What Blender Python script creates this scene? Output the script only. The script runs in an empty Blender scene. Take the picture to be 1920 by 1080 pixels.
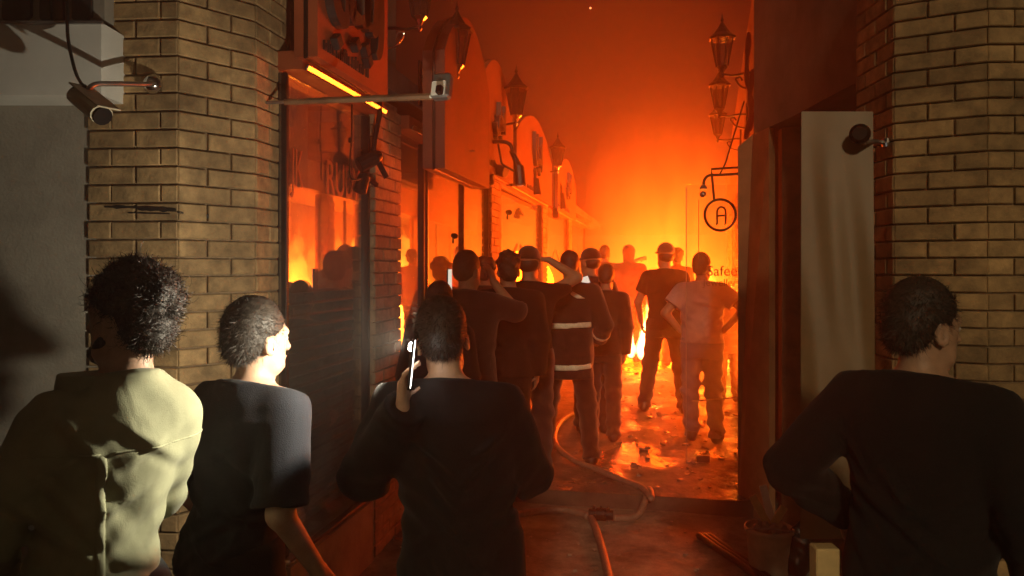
import bpy, bmesh, math, random
import numpy as np
from mathutils import Vector, Matrix, Euler

random.seed(7)
RNG = np.random.default_rng(7)
SC = bpy.context.scene
COL = SC.collection

# ------------------------------------------------------------------ camera
FPX = 1387.0
HORIZON = 500.0
YAW = math.radians(11.13)
CAM_Z = 1.7
cam_data = bpy.data.cameras.new('camera')
cam_data.sensor_width = 36.0
cam_data.lens = FPX * 36.0 / 1920.0
cam_data.shift_y = -(540.0 - HORIZON) / 1920.0
cam_data.clip_end = 400.0
cam_data.clip_start = 0.02
cam = bpy.data.objects.new('camera', cam_data)
cam.location = (0, 0, CAM_Z)
cam.rotation_euler = (math.radians(90), 0, YAW)
COL.objects.link(cam)
SC.camera = cam

SUN_W = 1.1
# ------------------------------------------------------------------ world, sun, exposure
world = bpy.data.worlds.new('World')
SC.world = world
world.use_nodes = True
wn = world.node_tree.nodes
wl = world.node_tree.links
sky = wn.new('ShaderNodeTexSky')
sky.sky_type = 'NISHITA'
sky.sun_disc = False
sky.sun_elevation = math.radians(23)
sky.sun_rotation = math.radians(174)
wn['Background'].inputs['Strength'].default_value = 0.0002
wl.new(sky.outputs['Color'], wn['Background'].inputs['Color'])

sun_data = bpy.data.lights.new('street_light', 'SUN')       # the only broad light: low, warm, from the street behind the camera
sun_data.energy = SUN_W
sun_data.angle = math.radians(4)
sun_data.color = (1.0, 0.75, 0.42)
sun = bpy.data.objects.new('street_light', sun_data)
sun.rotation_euler = Vector((-math.sin(YAW - 0.09), math.cos(YAW - 0.09), -math.tan(math.radians(23)))).to_track_quat('-Z', 'Y').to_euler()
sun.location = (1.5, -5, 5)
COL.objects.link(sun)

SC.view_settings.view_transform = 'Standard'
SC.view_settings.look = 'None'
SC.view_settings.exposure = 0.0
SC.view_settings.gamma = 1.0
SC.view_settings.use_curve_mapping = False
try:
    SC.cycles.use_denoising = True
    SC.cycles.max_bounces = 8
    SC.cycles.volume_bounces = 1
    SC.cycles.transparent_max_bounces = 16
    SC.cycles.sample_clamp_indirect = 4.0
    SC.cycles.caustics_reflective = True
except Exception:
    pass

CY, SY = math.cos(YAW), math.sin(YAW)
def at(px, py, d):
    """world point seen at that place of the photograph, d metres in front of the camera"""
    lat = (px - 960.0) / FPX * d
    z = CAM_Z + (HORIZON - py) / FPX * d
    return Vector((lat * CY - d * SY, lat * SY + d * CY, z))

def lamp(name, kind, loc, energy, color, radius=0.05, target=None, size=None, blend=0.2):
    ld = bpy.data.lights.new(name, kind)
    ld.energy = energy
    ld.color = color
    if kind in ('POINT', 'SPOT'):
        ld.shadow_soft_size = radius
    if kind == 'SPOT':
        ld.spot_size = size
        ld.spot_blend = blend
    o = bpy.data.objects.new(name, ld)
    o.location = loc
    if target is not None:
        o.rotation_euler = (Vector(target) - Vector(loc)).to_track_quat('-Z', 'Y').to_euler()
    COL.objects.link(o)
    return o

FIRE_LAMPS = [(-0.20, 11.2, 0.60, 420, 0.3), (0.35, 13.5, 0.9, 950, 0.5), (-0.75, 15.0, 0.9, 950, 0.5),
              (-0.1, 18.5, 1.2, 3400, 0.9), (1.75, 9.4, 1.3, 1150, 0.35), (1.90, 12.6, 1.3, 1250, 0.35)]
HAZE_D = 0.024
HAZE_G = 0.70
TORCH_W = 58.0
def cs(lat, d, z=0.0):
    return Vector((lat * CY - d * SY, lat * SY + d * CY, z))
# the fire lights the smoke and the alley; flames themselves are built further down
FIRE_COL = (1.0, 0.058, 0.001)
for (x, y, z, e, r) in FIRE_LAMPS:
    lamp('fire_light', 'POINT', (x, y, z), e, FIRE_COL, r)
# the torch of the telephone held at the ear of the man in black
TORCH = at(757, 648, 2.20)
lamp('phone_torch', 'SPOT', TORCH, TORCH_W, (1.0, 0.9, 0.68), 0.012,
     target=TORCH + cs(-0.86, 0.28, 0.30), size=math.radians(142), blend=0.14)
# ------------------------------------------------------------------ materials
def new_mat(name):
    m = bpy.data.materials.new(name)
    m.use_nodes = True
    n = m.node_tree.nodes
    return m, n, m.node_tree.links, n['Principled BSDF']

def mat(name, col, rough=0.7, metal=0.0, var=0.25, scale=8.0, bump=0.0, bscale=40.0, spec=0.5, col2=None, rvar=0.0, per_object=0.0, coat=0.0, sss=0.0):
    m, n, l, b = new_mat(name)
    b.inputs['Roughness'].default_value = rough
    b.inputs['Metallic'].default_value = metal
    b.inputs['Specular IOR Level'].default_value = spec
    if coat:
        b.inputs['Coat Weight'].default_value = coat
    tc = n.new('ShaderNodeTexCoord')
    nz = n.new('ShaderNodeTexNoise')
    nz.inputs['Scale'].default_value = scale
    nz.inputs['Detail'].default_value = 5
    nz.inputs['Roughness'].default_value = 0.65
    l.new(tc.outputs['Object'], nz.inputs['Vector'])
    mix = n.new('ShaderNodeMix'); mix.data_type = 'RGBA'
    c2 = col2 if col2 else tuple(c * (1 - var) for c in col)
    c1 = col if col2 else tuple(min(1, c * (1 + var)) for c in col)
    mix.inputs['A'].default_value = (*c2, 1); mix.inputs['B'].default_value = (*c1, 1)
    ramp = n.new('ShaderNodeMapRange')
    ramp.inputs['From Min'].default_value = 0.35; ramp.inputs['From Max'].default_value = 0.65
    l.new(nz.outputs['Fac'], ramp.inputs['Value'])
    l.new(ramp.outputs['Result'], mix.inputs['Factor'])
    src = mix.outputs['Result']
    if per_object:
        oi = n.new('ShaderNodeObjectInfo')
        mr = n.new('ShaderNodeMapRange')
        mr.inputs['To Min'].default_value = 1 - per_object; mr.inputs['To Max'].default_value = 1 + per_object
        l.new(oi.outputs['Random'], mr.inputs['Value'])
        vm = n.new('ShaderNodeVectorMath'); vm.operation = 'SCALE'
        l.new(src, vm.inputs[0]); l.new(mr.outputs['Result'], vm.inputs['Scale'])
        src = vm.outputs['Vector']
        # soot and damp running across many pieces
        ge = n.new('ShaderNodeNewGeometry'); ns = n.new('ShaderNodeTexNoise'); ns.inputs['Scale'].default_value = 2.2; ns.inputs['Detail'].default_value = 7; ns.inputs['Roughness'].default_value = 0.7
        l.new(ge.outputs['Position'], ns.inputs['Vector'])
        ms = n.new('ShaderNodeMapRange'); ms.inputs['From Min'].default_value = 0.35; ms.inputs['From Max'].default_value = 0.62; ms.inputs['To Min'].default_value = 0.50; ms.inputs['To Max'].default_value = 1.12
        l.new(ns.outputs['Fac'], ms.inputs['Value'])
        v2 = n.new('ShaderNodeVectorMath'); v2.operation = 'SCALE'; l.new(src, v2.inputs[0]); l.new(ms.outputs['Result'], v2.inputs['Scale'])
        src = v2.outputs['Vector']
        # the noise must differ from copy to copy
        ad = n.new('ShaderNodeVectorMath'); ad.operation = 'ADD'
        l.new(tc.outputs['Object'], ad.inputs[0]); l.new(oi.outputs['Location'], ad.inputs[1])
        l.new(ad.outputs['Vector'], nz.inputs['Vector'])
    l.new(src, b.inputs['Base Color'])
    if rvar:
        mr2 = n.new('ShaderNodeMapRange')
        mr2.inputs['From Min'].default_value = 0.3; mr2.inputs['From Max'].default_value = 0.7
        mr2.inputs['To Min'].default_value = max(0.02, rough - rvar); mr2.inputs['To Max'].default_value = min(1, rough + rvar)
        nz2 = n.new('ShaderNodeTexNoise'); nz2.inputs['Scale'].default_value = scale * 0.6; nz2.inputs['Detail'].default_value = 4
        l.new(tc.outputs['Object'], nz2.inputs['Vector'])
        l.new(nz2.outputs['Fac'], mr2.inputs['Value']); l.new(mr2.outputs['Result'], b.inputs['Roughness'])
    if bump:
        nb = n.new('ShaderNodeTexNoise'); nb.inputs['Scale'].default_value = bscale; nb.inputs['Detail'].default_value = 4
        l.new(tc.outputs['Object'], nb.inputs['Vector'])
        bp = n.new('ShaderNodeBump'); bp.inputs['Strength'].default_value = bump; bp.inputs['Distance'].default_value = 0.01
        l.new(nb.outputs['Fac'], bp.inputs['Height']); l.new(bp.outputs['Normal'], b.inputs['Normal'])
    if sss:
        b.inputs['Subsurface Weight'].default_value = sss
        b.inputs['Subsurface Radius'].default_value = (0.02, 0.006, 0.003)
        b.inputs['Subsurface Scale'].default_value = 1.0
    return m

def glass_mat(name, ior=1.5, tint=(0.82, 0.84, 0.82), rough=0.0, dirt=0.06):
    """thin shop glass: what is not mirrored passes through, with a thin film of dust"""
    m = bpy.data.materials.new(name); m.use_nodes = True
    n = m.node_tree.nodes; l = m.node_tree.links
    n.remove(n['Principled BSDF'])
    out = n['Material Output']
    tr = n.new('ShaderNodeBsdfTransparent'); tr.inputs['Color'].default_value = (*tint, 1)
    gl = n.new('ShaderNodeBsdfGlossy'); gl.inputs['Roughness'].default_value = rough
    gl.inputs['Color'].default_value = (0.95, 0.95, 0.95, 1)
    fr = n.new('ShaderNodeFresnel'); fr.inputs['IOR'].default_value = ior
    ge = n.new('ShaderNodeNewGeometry'); io = n.new('ShaderNodeMapRange')      # same reflectance from both sides of the sheet
    io.inputs['To Min'].default_value = ior; io.inputs['To Max'].default_value = 1.0 / ior
    l.new(ge.outputs['Backfacing'], io.inputs['Value']); l.new(io.outputs['Result'], fr.inputs['IOR'])
    mx = n.new('ShaderNodeMixShader')
    l.new(fr.outputs['Fac'], mx.inputs['Fac']); l.new(tr.outputs['BSDF'], mx.inputs[1]); l.new(gl.outputs['BSDF'], mx.inputs[2])
    df = n.new('ShaderNodeBsdfDiffuse'); df.inputs['Color'].default_value = (0.45, 0.42, 0.36, 1)
    tc = n.new('ShaderNodeTexCoord'); nz = n.new('ShaderNodeTexNoise'); nz.inputs['Scale'].default_value = 3.0; nz.inputs['Detail'].default_value = 6
    l.new(tc.outputs['Object'], nz.inputs['Vector'])
    mr = n.new('ShaderNodeMapRange'); mr.inputs['From Min'].default_value = 0.35; mr.inputs['From Max'].default_value = 0.75
    mr.inputs['To Min'].default_value = dirt * 0.3; mr.inputs['To Max'].default_value = dirt
    l.new(nz.outputs['Fac'], mr.inputs['Value'])
    mx2 = n.new('ShaderNodeMixShader')
    l.new(mr.outputs['Result'], mx2.inputs['Fac']); l.new(mx.outputs['Shader'], mx2.inputs[1]); l.new(df.outputs['BSDF'], mx2.inputs[2])
    l.new(mx2.outputs['Shader'], out.inputs['Surface'])
    return m

def emit_mat(name, col, strength):
    m = bpy.data.materials.new(name); m.use_nodes = True
    n = m.node_tree.nodes; l = m.node_tree.links
    n.remove(n['Principled BSDF'])
    e = n.new('ShaderNodeEmission'); e.inputs['Color'].default_value = (*col, 1); e.inputs['Strength'].default_value = strength
    l.new(e.outputs['Emission'], n['Material Output'].inputs['Surface'])
    return m

def flame_mat(name, col, strength):
    m = bpy.data.materials.new(name); m.use_nodes = True
    n = m.node_tree.nodes; l = m.node_tree.links
    n.remove(n['Principled BSDF'])
    e = n.new('ShaderNodeEmission'); e.inputs['Color'].default_value = (*col, 1); e.inputs['Strength'].default_value = strength
    l.new(e.outputs['Emission'], n['Material Output'].inputs['Volume'])
    return m

def flame_glow_mat(name, col_low, col_high, strength, power=2.0):
    """flame body plus lit-smoke glow added as emission, thins out upwards and to its sides, torn by rising turbulence"""
    m = bpy.data.materials.new(name); m.use_nodes = True
    n = m.node_tree.nodes; l = m.node_tree.links
    n.remove(n['Principled BSDF'])
    tc = n.new('ShaderNodeTexCoord'); sp = n.new('ShaderNodeSeparateXYZ'); l.new(tc.outputs['Generated'], sp.inputs[0])
    def math_(op, a, b=None, clamp=False):
        x = n.new('ShaderNodeMath'); x.operation = op; x.use_clamp = clamp
        for i, v in enumerate((a, b)):
            if v is None: continue
            if isinstance(v, (int, float)): x.inputs[i].default_value = v
            else: l.new(v, x.inputs[i])
        return x.outputs[0]
    inv = math_('SUBTRACT', 1.0, sp.outputs['Z'], True)
    fall = math_('POWER', inv, power)
    dx = math_('MULTIPLY', math_('SUBTRACT', sp.outputs['X'], 0.5), 2.0); dy = math_('MULTIPLY', math_('SUBTRACT', sp.outputs['Y'], 0.5), 2.0)
    r2 = math_('ADD', math_('MULTIPLY', dx, dx), math_('MULTIPLY', dy, dy))
    side = math_('SUBTRACT', 1.0, r2, True)
    mp = n.new('ShaderNodeMapping'); mp.inputs['Scale'].default_value = (1.0, 1.0, 0.35); l.new(tc.outputs['Object'], mp.inputs['Vector'])
    nz = n.new('ShaderNodeTexNoise'); nz.inputs['Scale'].default_value = 2.2; nz.inputs['Detail'].default_value = 4; nz.inputs['Distortion'].default_value = 0.7
    l.new(mp.outputs['Vector'], nz.inputs['Vector'])
    mr = n.new('ShaderNodeMapRange'); mr.inputs['From Min'].default_value = 0.32; mr.inputs['From Max'].default_value = 0.68; mr.inputs['To Min'].default_value = 0.25; mr.inputs['To Max'].default_value = 1.7
    l.new(nz.outputs['Fac'], mr.inputs['Value'])
    s = math_('MULTIPLY', math_('MULTIPLY', math_('MULTIPLY', fall, side), mr.outputs['Result']), strength)
    mx = n.new('ShaderNodeMix'); mx.data_type = 'RGBA'; mx.inputs['A'].default_value = (*col_low, 1); mx.inputs['B'].default_value = (*col_high, 1)
    l.new(sp.outputs['Z'], mx.inputs['Factor'])
    e = n.new('ShaderNodeEmission'); l.new(mx.outputs['Result'], e.inputs['Color']); l.new(s, e.inputs['Strength'])
    l.new(e.outputs['Emission'], n['Material Output'].inputs['Volume'])
    return m
M = {}
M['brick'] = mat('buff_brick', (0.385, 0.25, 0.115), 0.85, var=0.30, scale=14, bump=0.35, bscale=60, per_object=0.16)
M['brick_shaded'] = mat('buff_brick_shaded', (0.30, 0.195, 0.09), 0.85, var=0.30, scale=14, bump=0.35, bscale=60, per_object=0.18)  # same buff brick, its colour darkened to keep the right column dim
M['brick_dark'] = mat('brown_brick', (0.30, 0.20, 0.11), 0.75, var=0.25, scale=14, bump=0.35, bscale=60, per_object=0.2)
M['mortar'] = mat('mortar', (0.22, 0.15, 0.085), 0.95, var=0.3, scale=30, bump=0.4)
M['tar'] = mat('tar', (0.012, 0.011, 0.010), 0.5, var=0.3)
M['plaster'] = mat('plaster', (0.30, 0.27, 0.22), 0.9, var=0.2, scale=3, bump=0.25, bscale=80)
M['wall'] = mat('facade_render', (0.17, 0.135, 0.10), 0.85, var=0.3, scale=2, bump=0.3, bscale=50)
M['white_paint'] = mat('white_sheet', (0.70, 0.68, 0.62), 0.6, var=0.08, scale=4, bump=0.08, bscale=30)
M['dark_letter'] = mat('dark_letter', (0.02, 0.018, 0.016), 0.5)
M['black_metal'] = mat('black_metal', (0.018, 0.017, 0.016), 0.42, metal=0.6, var=0.3, bump=0.05)
M['grey_metal'] = mat('grey_metal', (0.30, 0.29, 0.27), 0.38, metal=0.8, var=0.2, scale=20)
M['cream_metal'] = mat('cream_metal', (0.52, 0.47, 0.33), 0.4, var=0.12, scale=20)
M['chrome'] = mat('bright_metal', (0.75, 0.72, 0.68), 0.18, metal=1.0, var=0.1)
M['board'] = mat('sign_board', (0.30, 0.07, 0.025), 0.5, var=0.18, scale=3)
M['board_dark'] = mat('sign_board_dark', (0.11, 0.022, 0.010), 0.6, var=0.25, scale=2.5)
M['sign_pale'] = mat('sign_board_pale', (0.17, 0.07, 0.035), 0.55, var=0.18, scale=3)
M['wood'] = mat('brown_wood', (0.17, 0.09, 0.045), 0.55, var=0.35, scale=7, bump=0.1)
M['brown_board'] = mat('brown_board', (0.30, 0.16, 0.08), 0.5, var=0.25, scale=4, bump=0.1)
M['pale_wood'] = mat('pale_wood', (0.5, 0.37, 0.17), 0.6, var=0.2, scale=9, bump=0.1)
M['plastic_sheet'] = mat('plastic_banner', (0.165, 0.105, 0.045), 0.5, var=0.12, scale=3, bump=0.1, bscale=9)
M['glass'] = glass_mat('shop_glass', 2.5, dirt=0.10)
M['door_glass'] = glass_mat('door_glass', 1.4, tint=(0.95, 0.95, 0.94), dirt=0.03)
M['lamp_glass'] = glass_mat('lamp_glass', 1.35, tint=(0.55, 0.52, 0.48), dirt=0.04)
M['ledge'] = mat('stone_ledge', (0.32, 0.28, 0.23), 0.7, var=0.25, scale=6, bump=0.3)
M['black_plastic'] = mat('black_plastic', (0.008, 0.008, 0.008), 0.8, spec=0.1)
M['charred'] = mat('charred_render', (0.035, 0.03, 0.027), 0.9, var=0.3, scale=2)
M['interior'] = mat('shop_interior', (0.22, 0.195, 0.16), 0.8, var=0.25, scale=3)
M['hose'] = mat('fire_hose', (0.27, 0.17, 0.13), 0.5, var=0.2, scale=30, bump=0.2, bscale=200)
M['paper'] = mat('scrap_paper', (0.75, 0.70, 0.58), 0.8, var=0.1)
M['bucket'] = mat('bucket_plastic', (0.42, 0.36, 0.26), 0.5, var=0.2, scale=10)

# wet paving
def wet_mat(name, base, dry, wet, spec=0.6, lo=0.40, hi=0.52):
    m, n, l, b = new_mat(name)
    tc = n.new('ShaderNodeTexCoord')
    nz = n.new('ShaderNodeTexNoise'); nz.inputs['Scale'].default_value = 1.3; nz.inputs['Detail'].default_value = 7; nz.inputs['Roughness'].default_value = 0.6
    l.new(tc.outputs['Object'], nz.inputs['Vector'])
    mr = n.new('ShaderNodeMapRange'); mr.inputs['From Min'].default_value = lo; mr.inputs['From Max'].default_value = hi
    mr.inputs['To Min'].default_value = wet; mr.inputs['To Max'].default_value = dry
    l.new(nz.outputs['Fac'], mr.inputs['Value']); l.new(mr.outputs['Result'], b.inputs['Roughness'])
    n2 = n.new('ShaderNodeTexNoise'); n2.inputs['Scale'].default_value = 5; n2.inputs['Detail'].default_value = 8; n2.inputs['Roughness'].default_value = 0.7
    l.new(tc.outputs['Object'], n2.inputs['Vector'])
    cr = n.new('ShaderNodeValToRGB')
    cr.color_ramp.elements[0].position = 0.32; cr.color_ramp.elements[0].color = tuple(c * 0.45 for c in base) + (1,)
    cr.color_ramp.elements[1].position = 0.68; cr.color_ramp.elements[1].color = tuple(c * 1.3 for c in base) + (1,)
    l.new(n2.outputs['Fac'], cr.inputs['Fac']); l.new(cr.outputs['Color'], b.inputs['Base Color'])
    n3 = n.new('ShaderNodeTexNoise'); n3.inputs['Scale'].default_value = 11; n3.inputs['Detail'].default_value = 9; n3.inputs['Roughness'].default_value = 0.62
    l.new(tc.outputs['Object'], n3.inputs['Vector'])
    bp = n.new('ShaderNodeBump'); bp.inputs['Strength'].default_value = 0.85; bp.inputs['Distance'].default_value = 0.03
    l.new(n3.outputs['Fac'], bp.inputs['Height']); l.new(bp.outputs['Normal'], b.inputs['Normal'])
    b.inputs['Specular IOR Level'].default_value = spec
    return m
M['paving'] = wet_mat('wet_paving', (0.14, 0.12, 0.10), 0.8, 0.2, 0.5, 0.41, 0.53)
M['kerb'] = mat('kerb_stone_shaded', (0.085, 0.065, 0.05), 0.8, var=0.35, scale=5, bump=0.3)  # riser darker than the paving, its shade put into the colour
M['ground'] = wet_mat('damp_concrete', (0.30, 0.26, 0.21), 0.95, 0.7, 0.2)

# ------------------------------------------------------------------ object helpers
def link(o, parent=None):
    COL.objects.link(o)
    if parent is not None:
        o.parent = parent
    return o

def tag(o, label=None, cat=None, group=None, kind=None):
    if label: o['label'] = label
    if cat: o['category'] = cat
    if group: o['group'] = group
    if kind: o['kind'] = kind
    return o

def empty(name, loc, label, cat, group=None, rotz=0.0):
    o = bpy.data.objects.new(name, None)
    o.empty_display_size = 0.1
    o.location = loc
    o.rotation_euler = (0, 0, rotz)
    link(o)
    return tag(o, label, cat, group)

def from_arrays(name, verts, quads=None, faces=None, material=None, smooth=False):
    me = bpy.data.meshes.new(name)
    if quads is not None:
        verts = np.asarray(verts, dtype=np.float32); quads = np.asarray(quads, dtype=np.int32)
        me.vertices.add(len(verts)); me.vertices.foreach_set('co', verts.ravel())
        me.loops.add(quads.size); me.loops.foreach_set('vertex_index', quads.ravel())
        me.polygons.add(len(quads))
        me.polygons.foreach_set('loop_start', np.arange(0, quads.size, 4, dtype=np.int32))
        me.polygons.foreach_set('loop_total', np.full(len(quads), 4, dtype=np.int32))
        me.update(calc_edges=True)
    else:
        me.from_pydata([tuple(v) for v in verts], [], faces)
        me.update()
    if smooth:
        me.polygons.foreach_set('use_smooth', np.ones(len(me.polygons), dtype=bool))
    if material: me.materials.append(material)
    return me

class MB:
    """collects simple shapes and links them as one mesh"""
    def __init__(self): self.bm = bmesh.new()
    def box(self, c, s, rot=None, bevel=0.0):
        g = bmesh.ops.create_cube(self.bm, size=1.0)
        vs = g['verts']
        for v in vs: v.co = Vector((v.co.x * s[0], v.co.y * s[1], v.co.z * s[2]))
        if bevel:
            es = list({e for v in vs for e in v.link_edges})
            r = bmesh.ops.bevel(self.bm, geom=es, offset=bevel, segments=1, affect='EDGES')
            vs = list({v for f in r['faces'] for v in f.verts} | {v for v in vs if v.is_valid})
        for v in vs:
            co = v.co
            if rot is not None: co = rot @ co
            v.co = co + Vector(c)
        return self
    def prism(self, poly, z0, z1):
        """polygon in xy, extruded in z"""
        a = [self.bm.verts.new((p[0], p[1], z0)) for p in poly]
        b = [self.bm.verts.new((p[0], p[1], z1)) for p in poly]
        n = len(poly)
        for i in range(n):
            j = (i + 1) % n
            self.bm.faces.new((a[i], a[j], b[j], b[i]))
        self.bm.faces.new(a[::-1]); self.bm.faces.new(b)
        return self
    def plate(self, pts, off):
        """polygon of 3-D points pushed along off"""
        off = Vector(off)
        a = [self.bm.verts.new(Vector(p)) for p in pts]
        b = [self.bm.verts.new(Vector(p) + off) for p in pts]
        n = len(pts)
        for i in range(n):
            j = (i + 1) % n
            self.bm.faces.new((a[i], a[j], b[j], b[i]))
        self.bm.faces.new(a[::-1]); self.bm.faces.new(b)
        return self
    def ribbon(self, path, widths, nrm, thick):
        """flat stroke along the path, nrm = face normal"""
        nrm = Vector(nrm); n = len(path); L = []; Rr = []
        for i, p in enumerate(path):
            t = (path[min(i + 1, n - 1)] - path[max(i - 1, 0)]).normalized()
            s = t.cross(nrm).normalized() * widths[i]
            L.append(p + s); Rr.append(p - s)
        a = [self.bm.verts.new(v) for v in L]; b = [self.bm.verts.new(v) for v in Rr]
        a2 = [self.bm.verts.new(v + nrm * thick) for v in L]; b2 = [self.bm.verts.new(v + nrm * thick) for v in Rr]
        for i in range(n - 1):
            self.bm.faces.new((a2[i], a2[i + 1], b2[i + 1], b2[i])); self.bm.faces.new((a[i], b[i], b[i + 1], a[i + 1]))
            self.bm.faces.new((a[i], a[i + 1], a2[i + 1], a2[i])); self.bm.faces.new((b[i], b2[i], b2[i + 1], b[i + 1]))
        self.bm.faces.new((a[0], a2[0], b2[0], b[0])); self.bm.faces.new((a[-1], b[-1], b2[-1], a2[-1]))
        return self
    def tube(self, pts, r, seg=8, closed=False, flat=None):
        pts = [Vector(p) for p in pts]
        n = len(pts)
        rs = r if isinstance(r, (list, tuple)) else [r] * n
        rings = []
        prev = None
        for i, p in enumerate(pts):
            if closed: t = pts[(i + 1) % n] - pts[i - 1]
            else: t = pts[min(i + 1, n - 1)] - pts[max(i - 1, 0)]
            if t.length < 1e-9: t = Vector((0, 0, 1))
            t.normalize()
            if prev is None:
                u = t.orthogonal().normalized()
            else:
                u = prev - t * prev.dot(t)
                u = u.normalized() if u.length > 1e-6 else t.orthogonal().normalized()
            prev = u
            w = t.cross(u)
            rings.append([self.bm.verts.new(p + (u * math.cos(a) + w * math.sin(a)) * rs[i]) for a in [2 * math.pi * k / seg for k in range(seg)]])
        m = n if closed else n - 1
        for i in range(m):
            A, B = rings[i], rings[(i + 1) % n]
            for k in range(seg):
                k2 = (k + 1) % seg
                self.bm.faces.new((A[k], A[k2], B[k2], B[k]))
        if not closed:
            self.bm.faces.new(rings[0][::-1]); self.bm.faces.new(rings[-1])
        return self
    def lathe(self, prof, seg=12, c=(0, 0, 0), square=False):
        c = Vector(c)
        rings = []
        for (r, z) in prof:
            rings.append([self.bm.verts.new(c + Vector((r * math.cos(2 * math.pi * (k + .5) / seg), r * math.sin(2 * math.pi * (k + .5) / seg), z))) for k in range(seg)])
        for A, B in zip(rings, rings[1:]):
            for k in range(seg):
                k2 = (k + 1) % seg
                self.bm.faces.new((A[k], A[k2], B[k2], B[k]))
        self.bm.faces.new(rings[0][::-1]); self.bm.faces.new(rings[-1])
        return self
    def mesh(self, name, material, smooth=False):
        bmesh.ops.recalc_face_normals(self.bm, faces=self.bm.faces)
        me = bpy.data.meshes.new(name)
        self.bm.to_mesh(me); self.bm.free()
        if smooth: me.polygons.foreach_set('use_smooth', np.ones(len(me.polygons), dtype=bool))
        if material: me.materials.append(material)
        return me
    def build(self, name, material, parent=None, smooth=False, loc=None):
        o = bpy.data.objects.new(name, self.mesh(name, material, smooth))
        if loc is not None: o.location = loc
        return link(o, parent)

def part(name, mb, material, parent, smooth=False):
    """world-space shape, hung under its thing (things here are not rotated)"""
    o = mb.build(name, material, None, smooth)
    off = Vector((0, 0, 0)); p = parent
    while p is not None:
        off += Vector(p.location); p = p.parent
    o.data.transform(Matrix.Translation(-off))
    o.parent = parent
    return o

def spline(pts, n=8):
    """Catmull-Rom through the points"""
    P = [Vector(p) for p in pts]
    out = []
    for i in range(len(P) - 1):
        p0 = P[max(i - 1, 0)]; p1 = P[i]; p2 = P[i + 1]; p3 = P[min(i + 2, len(P) - 1)]
        for k in range(n):
            t = k / n
            out.append(0.5 * ((2 * p1) + (p2 - p0) * t + (2 * p0 - 5 * p1 + 4 * p2 - p3) * t * t + (3 * p1 - p0 - 3 * p2 + p3) * t ** 3))
    out.append(P[-1])
    return out

def text_mesh(body, size, extrude, material, name, align='CENTER', serif=False):
    cu = bpy.data.curves.new(name, 'FONT')
    cu.body = body; cu.size = size; cu.extrude = extrude; cu.align_x = align
    cu.resolution_u = 3
    tmp = bpy.data.objects.new(name, cu)
    COL.objects.link(tmp)
    dg = bpy.context.evaluated_depsgraph_get()
    me = bpy.data.meshes.new_from_object(tmp.evaluated_get(dg))
    COL.objects.unlink(tmp); bpy.data.objects.remove(tmp); 
    me.materials.clear(); me.materials.append(material)
    return me

def ground_z(y):
    return 0.0 if y < 5.6 else 0.04 * (y - 5.6)

# ------------------------------------------------------------------ bricks
BRICKS = {}
def brick_mesh(length, material, depth=0.05, h=0.0685):
    key = (round(length, 2), material.name, depth)
    if key in BRICKS: return BRICKS[key]
    L = key[0] / 2; H = h / 2; c = 0.004
    v = [(-L, 0, -H), (L, 0, -H), (L, 0, H), (-L, 0, H)]                  # back
    v += [(-L, -depth + c, -H), (L, -depth + c, -H), (L, -depth + c, H), (-L, -depth + c, H)]
    v += [(-L + c, -depth, -H + c), (L - c, -depth, -H + c), (L - c, -depth, H - c), (-L + c, -depth, H - c)]
    f = [(0, 1, 2, 3)]
    for a in (0, 4):
        for i in range(4):
            j = (i + 1) % 4
            f.append((a + i, a + i + 4, a + j + 4, a + j))
    f.append((11, 10, 9, 8))
    me = from_arrays('brick', v, faces=[tuple(reversed(q)) for q in f], material=material)
    me.validate()
    bm = bmesh.new(); bm.from_mesh(me); bmesh.ops.recalc_face_normals(bm, faces=bm.faces); bm.to_mesh(me); bm.free()
    BRICKS[key] = me
    return me

def lay_bricks(parent, pts, z0, z1, material, course=0.0770, blen=0.207, joint=0.008, depth=0.05, seed=1, skip=None):
    """courses along the faces of a plan polyline; the outside is on the right hand of travel"""
    rnd = random.Random(seed)
    rows = int((z1 - z0) / course)
    base = Vector(parent.location)
    n = 0
    for fi in range(len(pts) - 1):
        a = Vector((pts[fi][0], pts[fi][1], 0)); b = Vector((pts[fi + 1][0], pts[fi + 1][1], 0))
        d = b - a; L = d.length; d.normalize()
        nrm = Vector((d.y, -d.x, 0))
        ang = math.atan2(d.y, d.x)
        def ext(i0, i1, i2):
            if i0 < 0 or i2 >= len(pts): return -joint * 0.4
            u = Vector((pts[i1][0] - pts[i0][0], pts[i1][1] - pts[i0][1])).normalized(); w = Vector((pts[i2][0] - pts[i1][0], pts[i2][1] - pts[i1][1])).normalized()
            th = math.atan2(u.x * w.y - u.y * w.x, u.dot(w))
            return max(-joint * .4, depth * math.tan(th / 2) - 0.003)
        es, ee = ext(fi - 1, fi, fi + 1), ext(fi, fi + 1, fi + 2)
        for r in range(rows):
            z = z0 + (r + 0.5) * course
            s = -(blen + joint) * (0.5 if (r + fi) % 2 else 0.0)
            while s < L - 0.012:
                e = s + blen
                s0 = max(s, 0.0); e0 = min(e, L)
                if s <= 0: s0 = -es
                if e >= L - 0.02: e0 = L + ee; e = L + 1
                if e0 - s0 > 0.03:
                    ln = e0 - s0
                    c = a + d * ((s0 + e0) / 2)
                    out = rnd.uniform(-0.003, 0.003)
                    p = c + nrm * out
                    p.z = z
                    if not (skip and skip(p)):
                        o = bpy.data.objects.new('brick', brick_mesh(ln, material, depth))
                        o.parent = parent
                        o.location = p - base
                        o.rotation_euler = (rnd.uniform(-.006, .006), rnd.uniform(-.003, .003), ang + rnd.uniform(-.006, .006))
                        COL.objects.link(o)
                        n += 1
                s = e + joint
    return n
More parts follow.
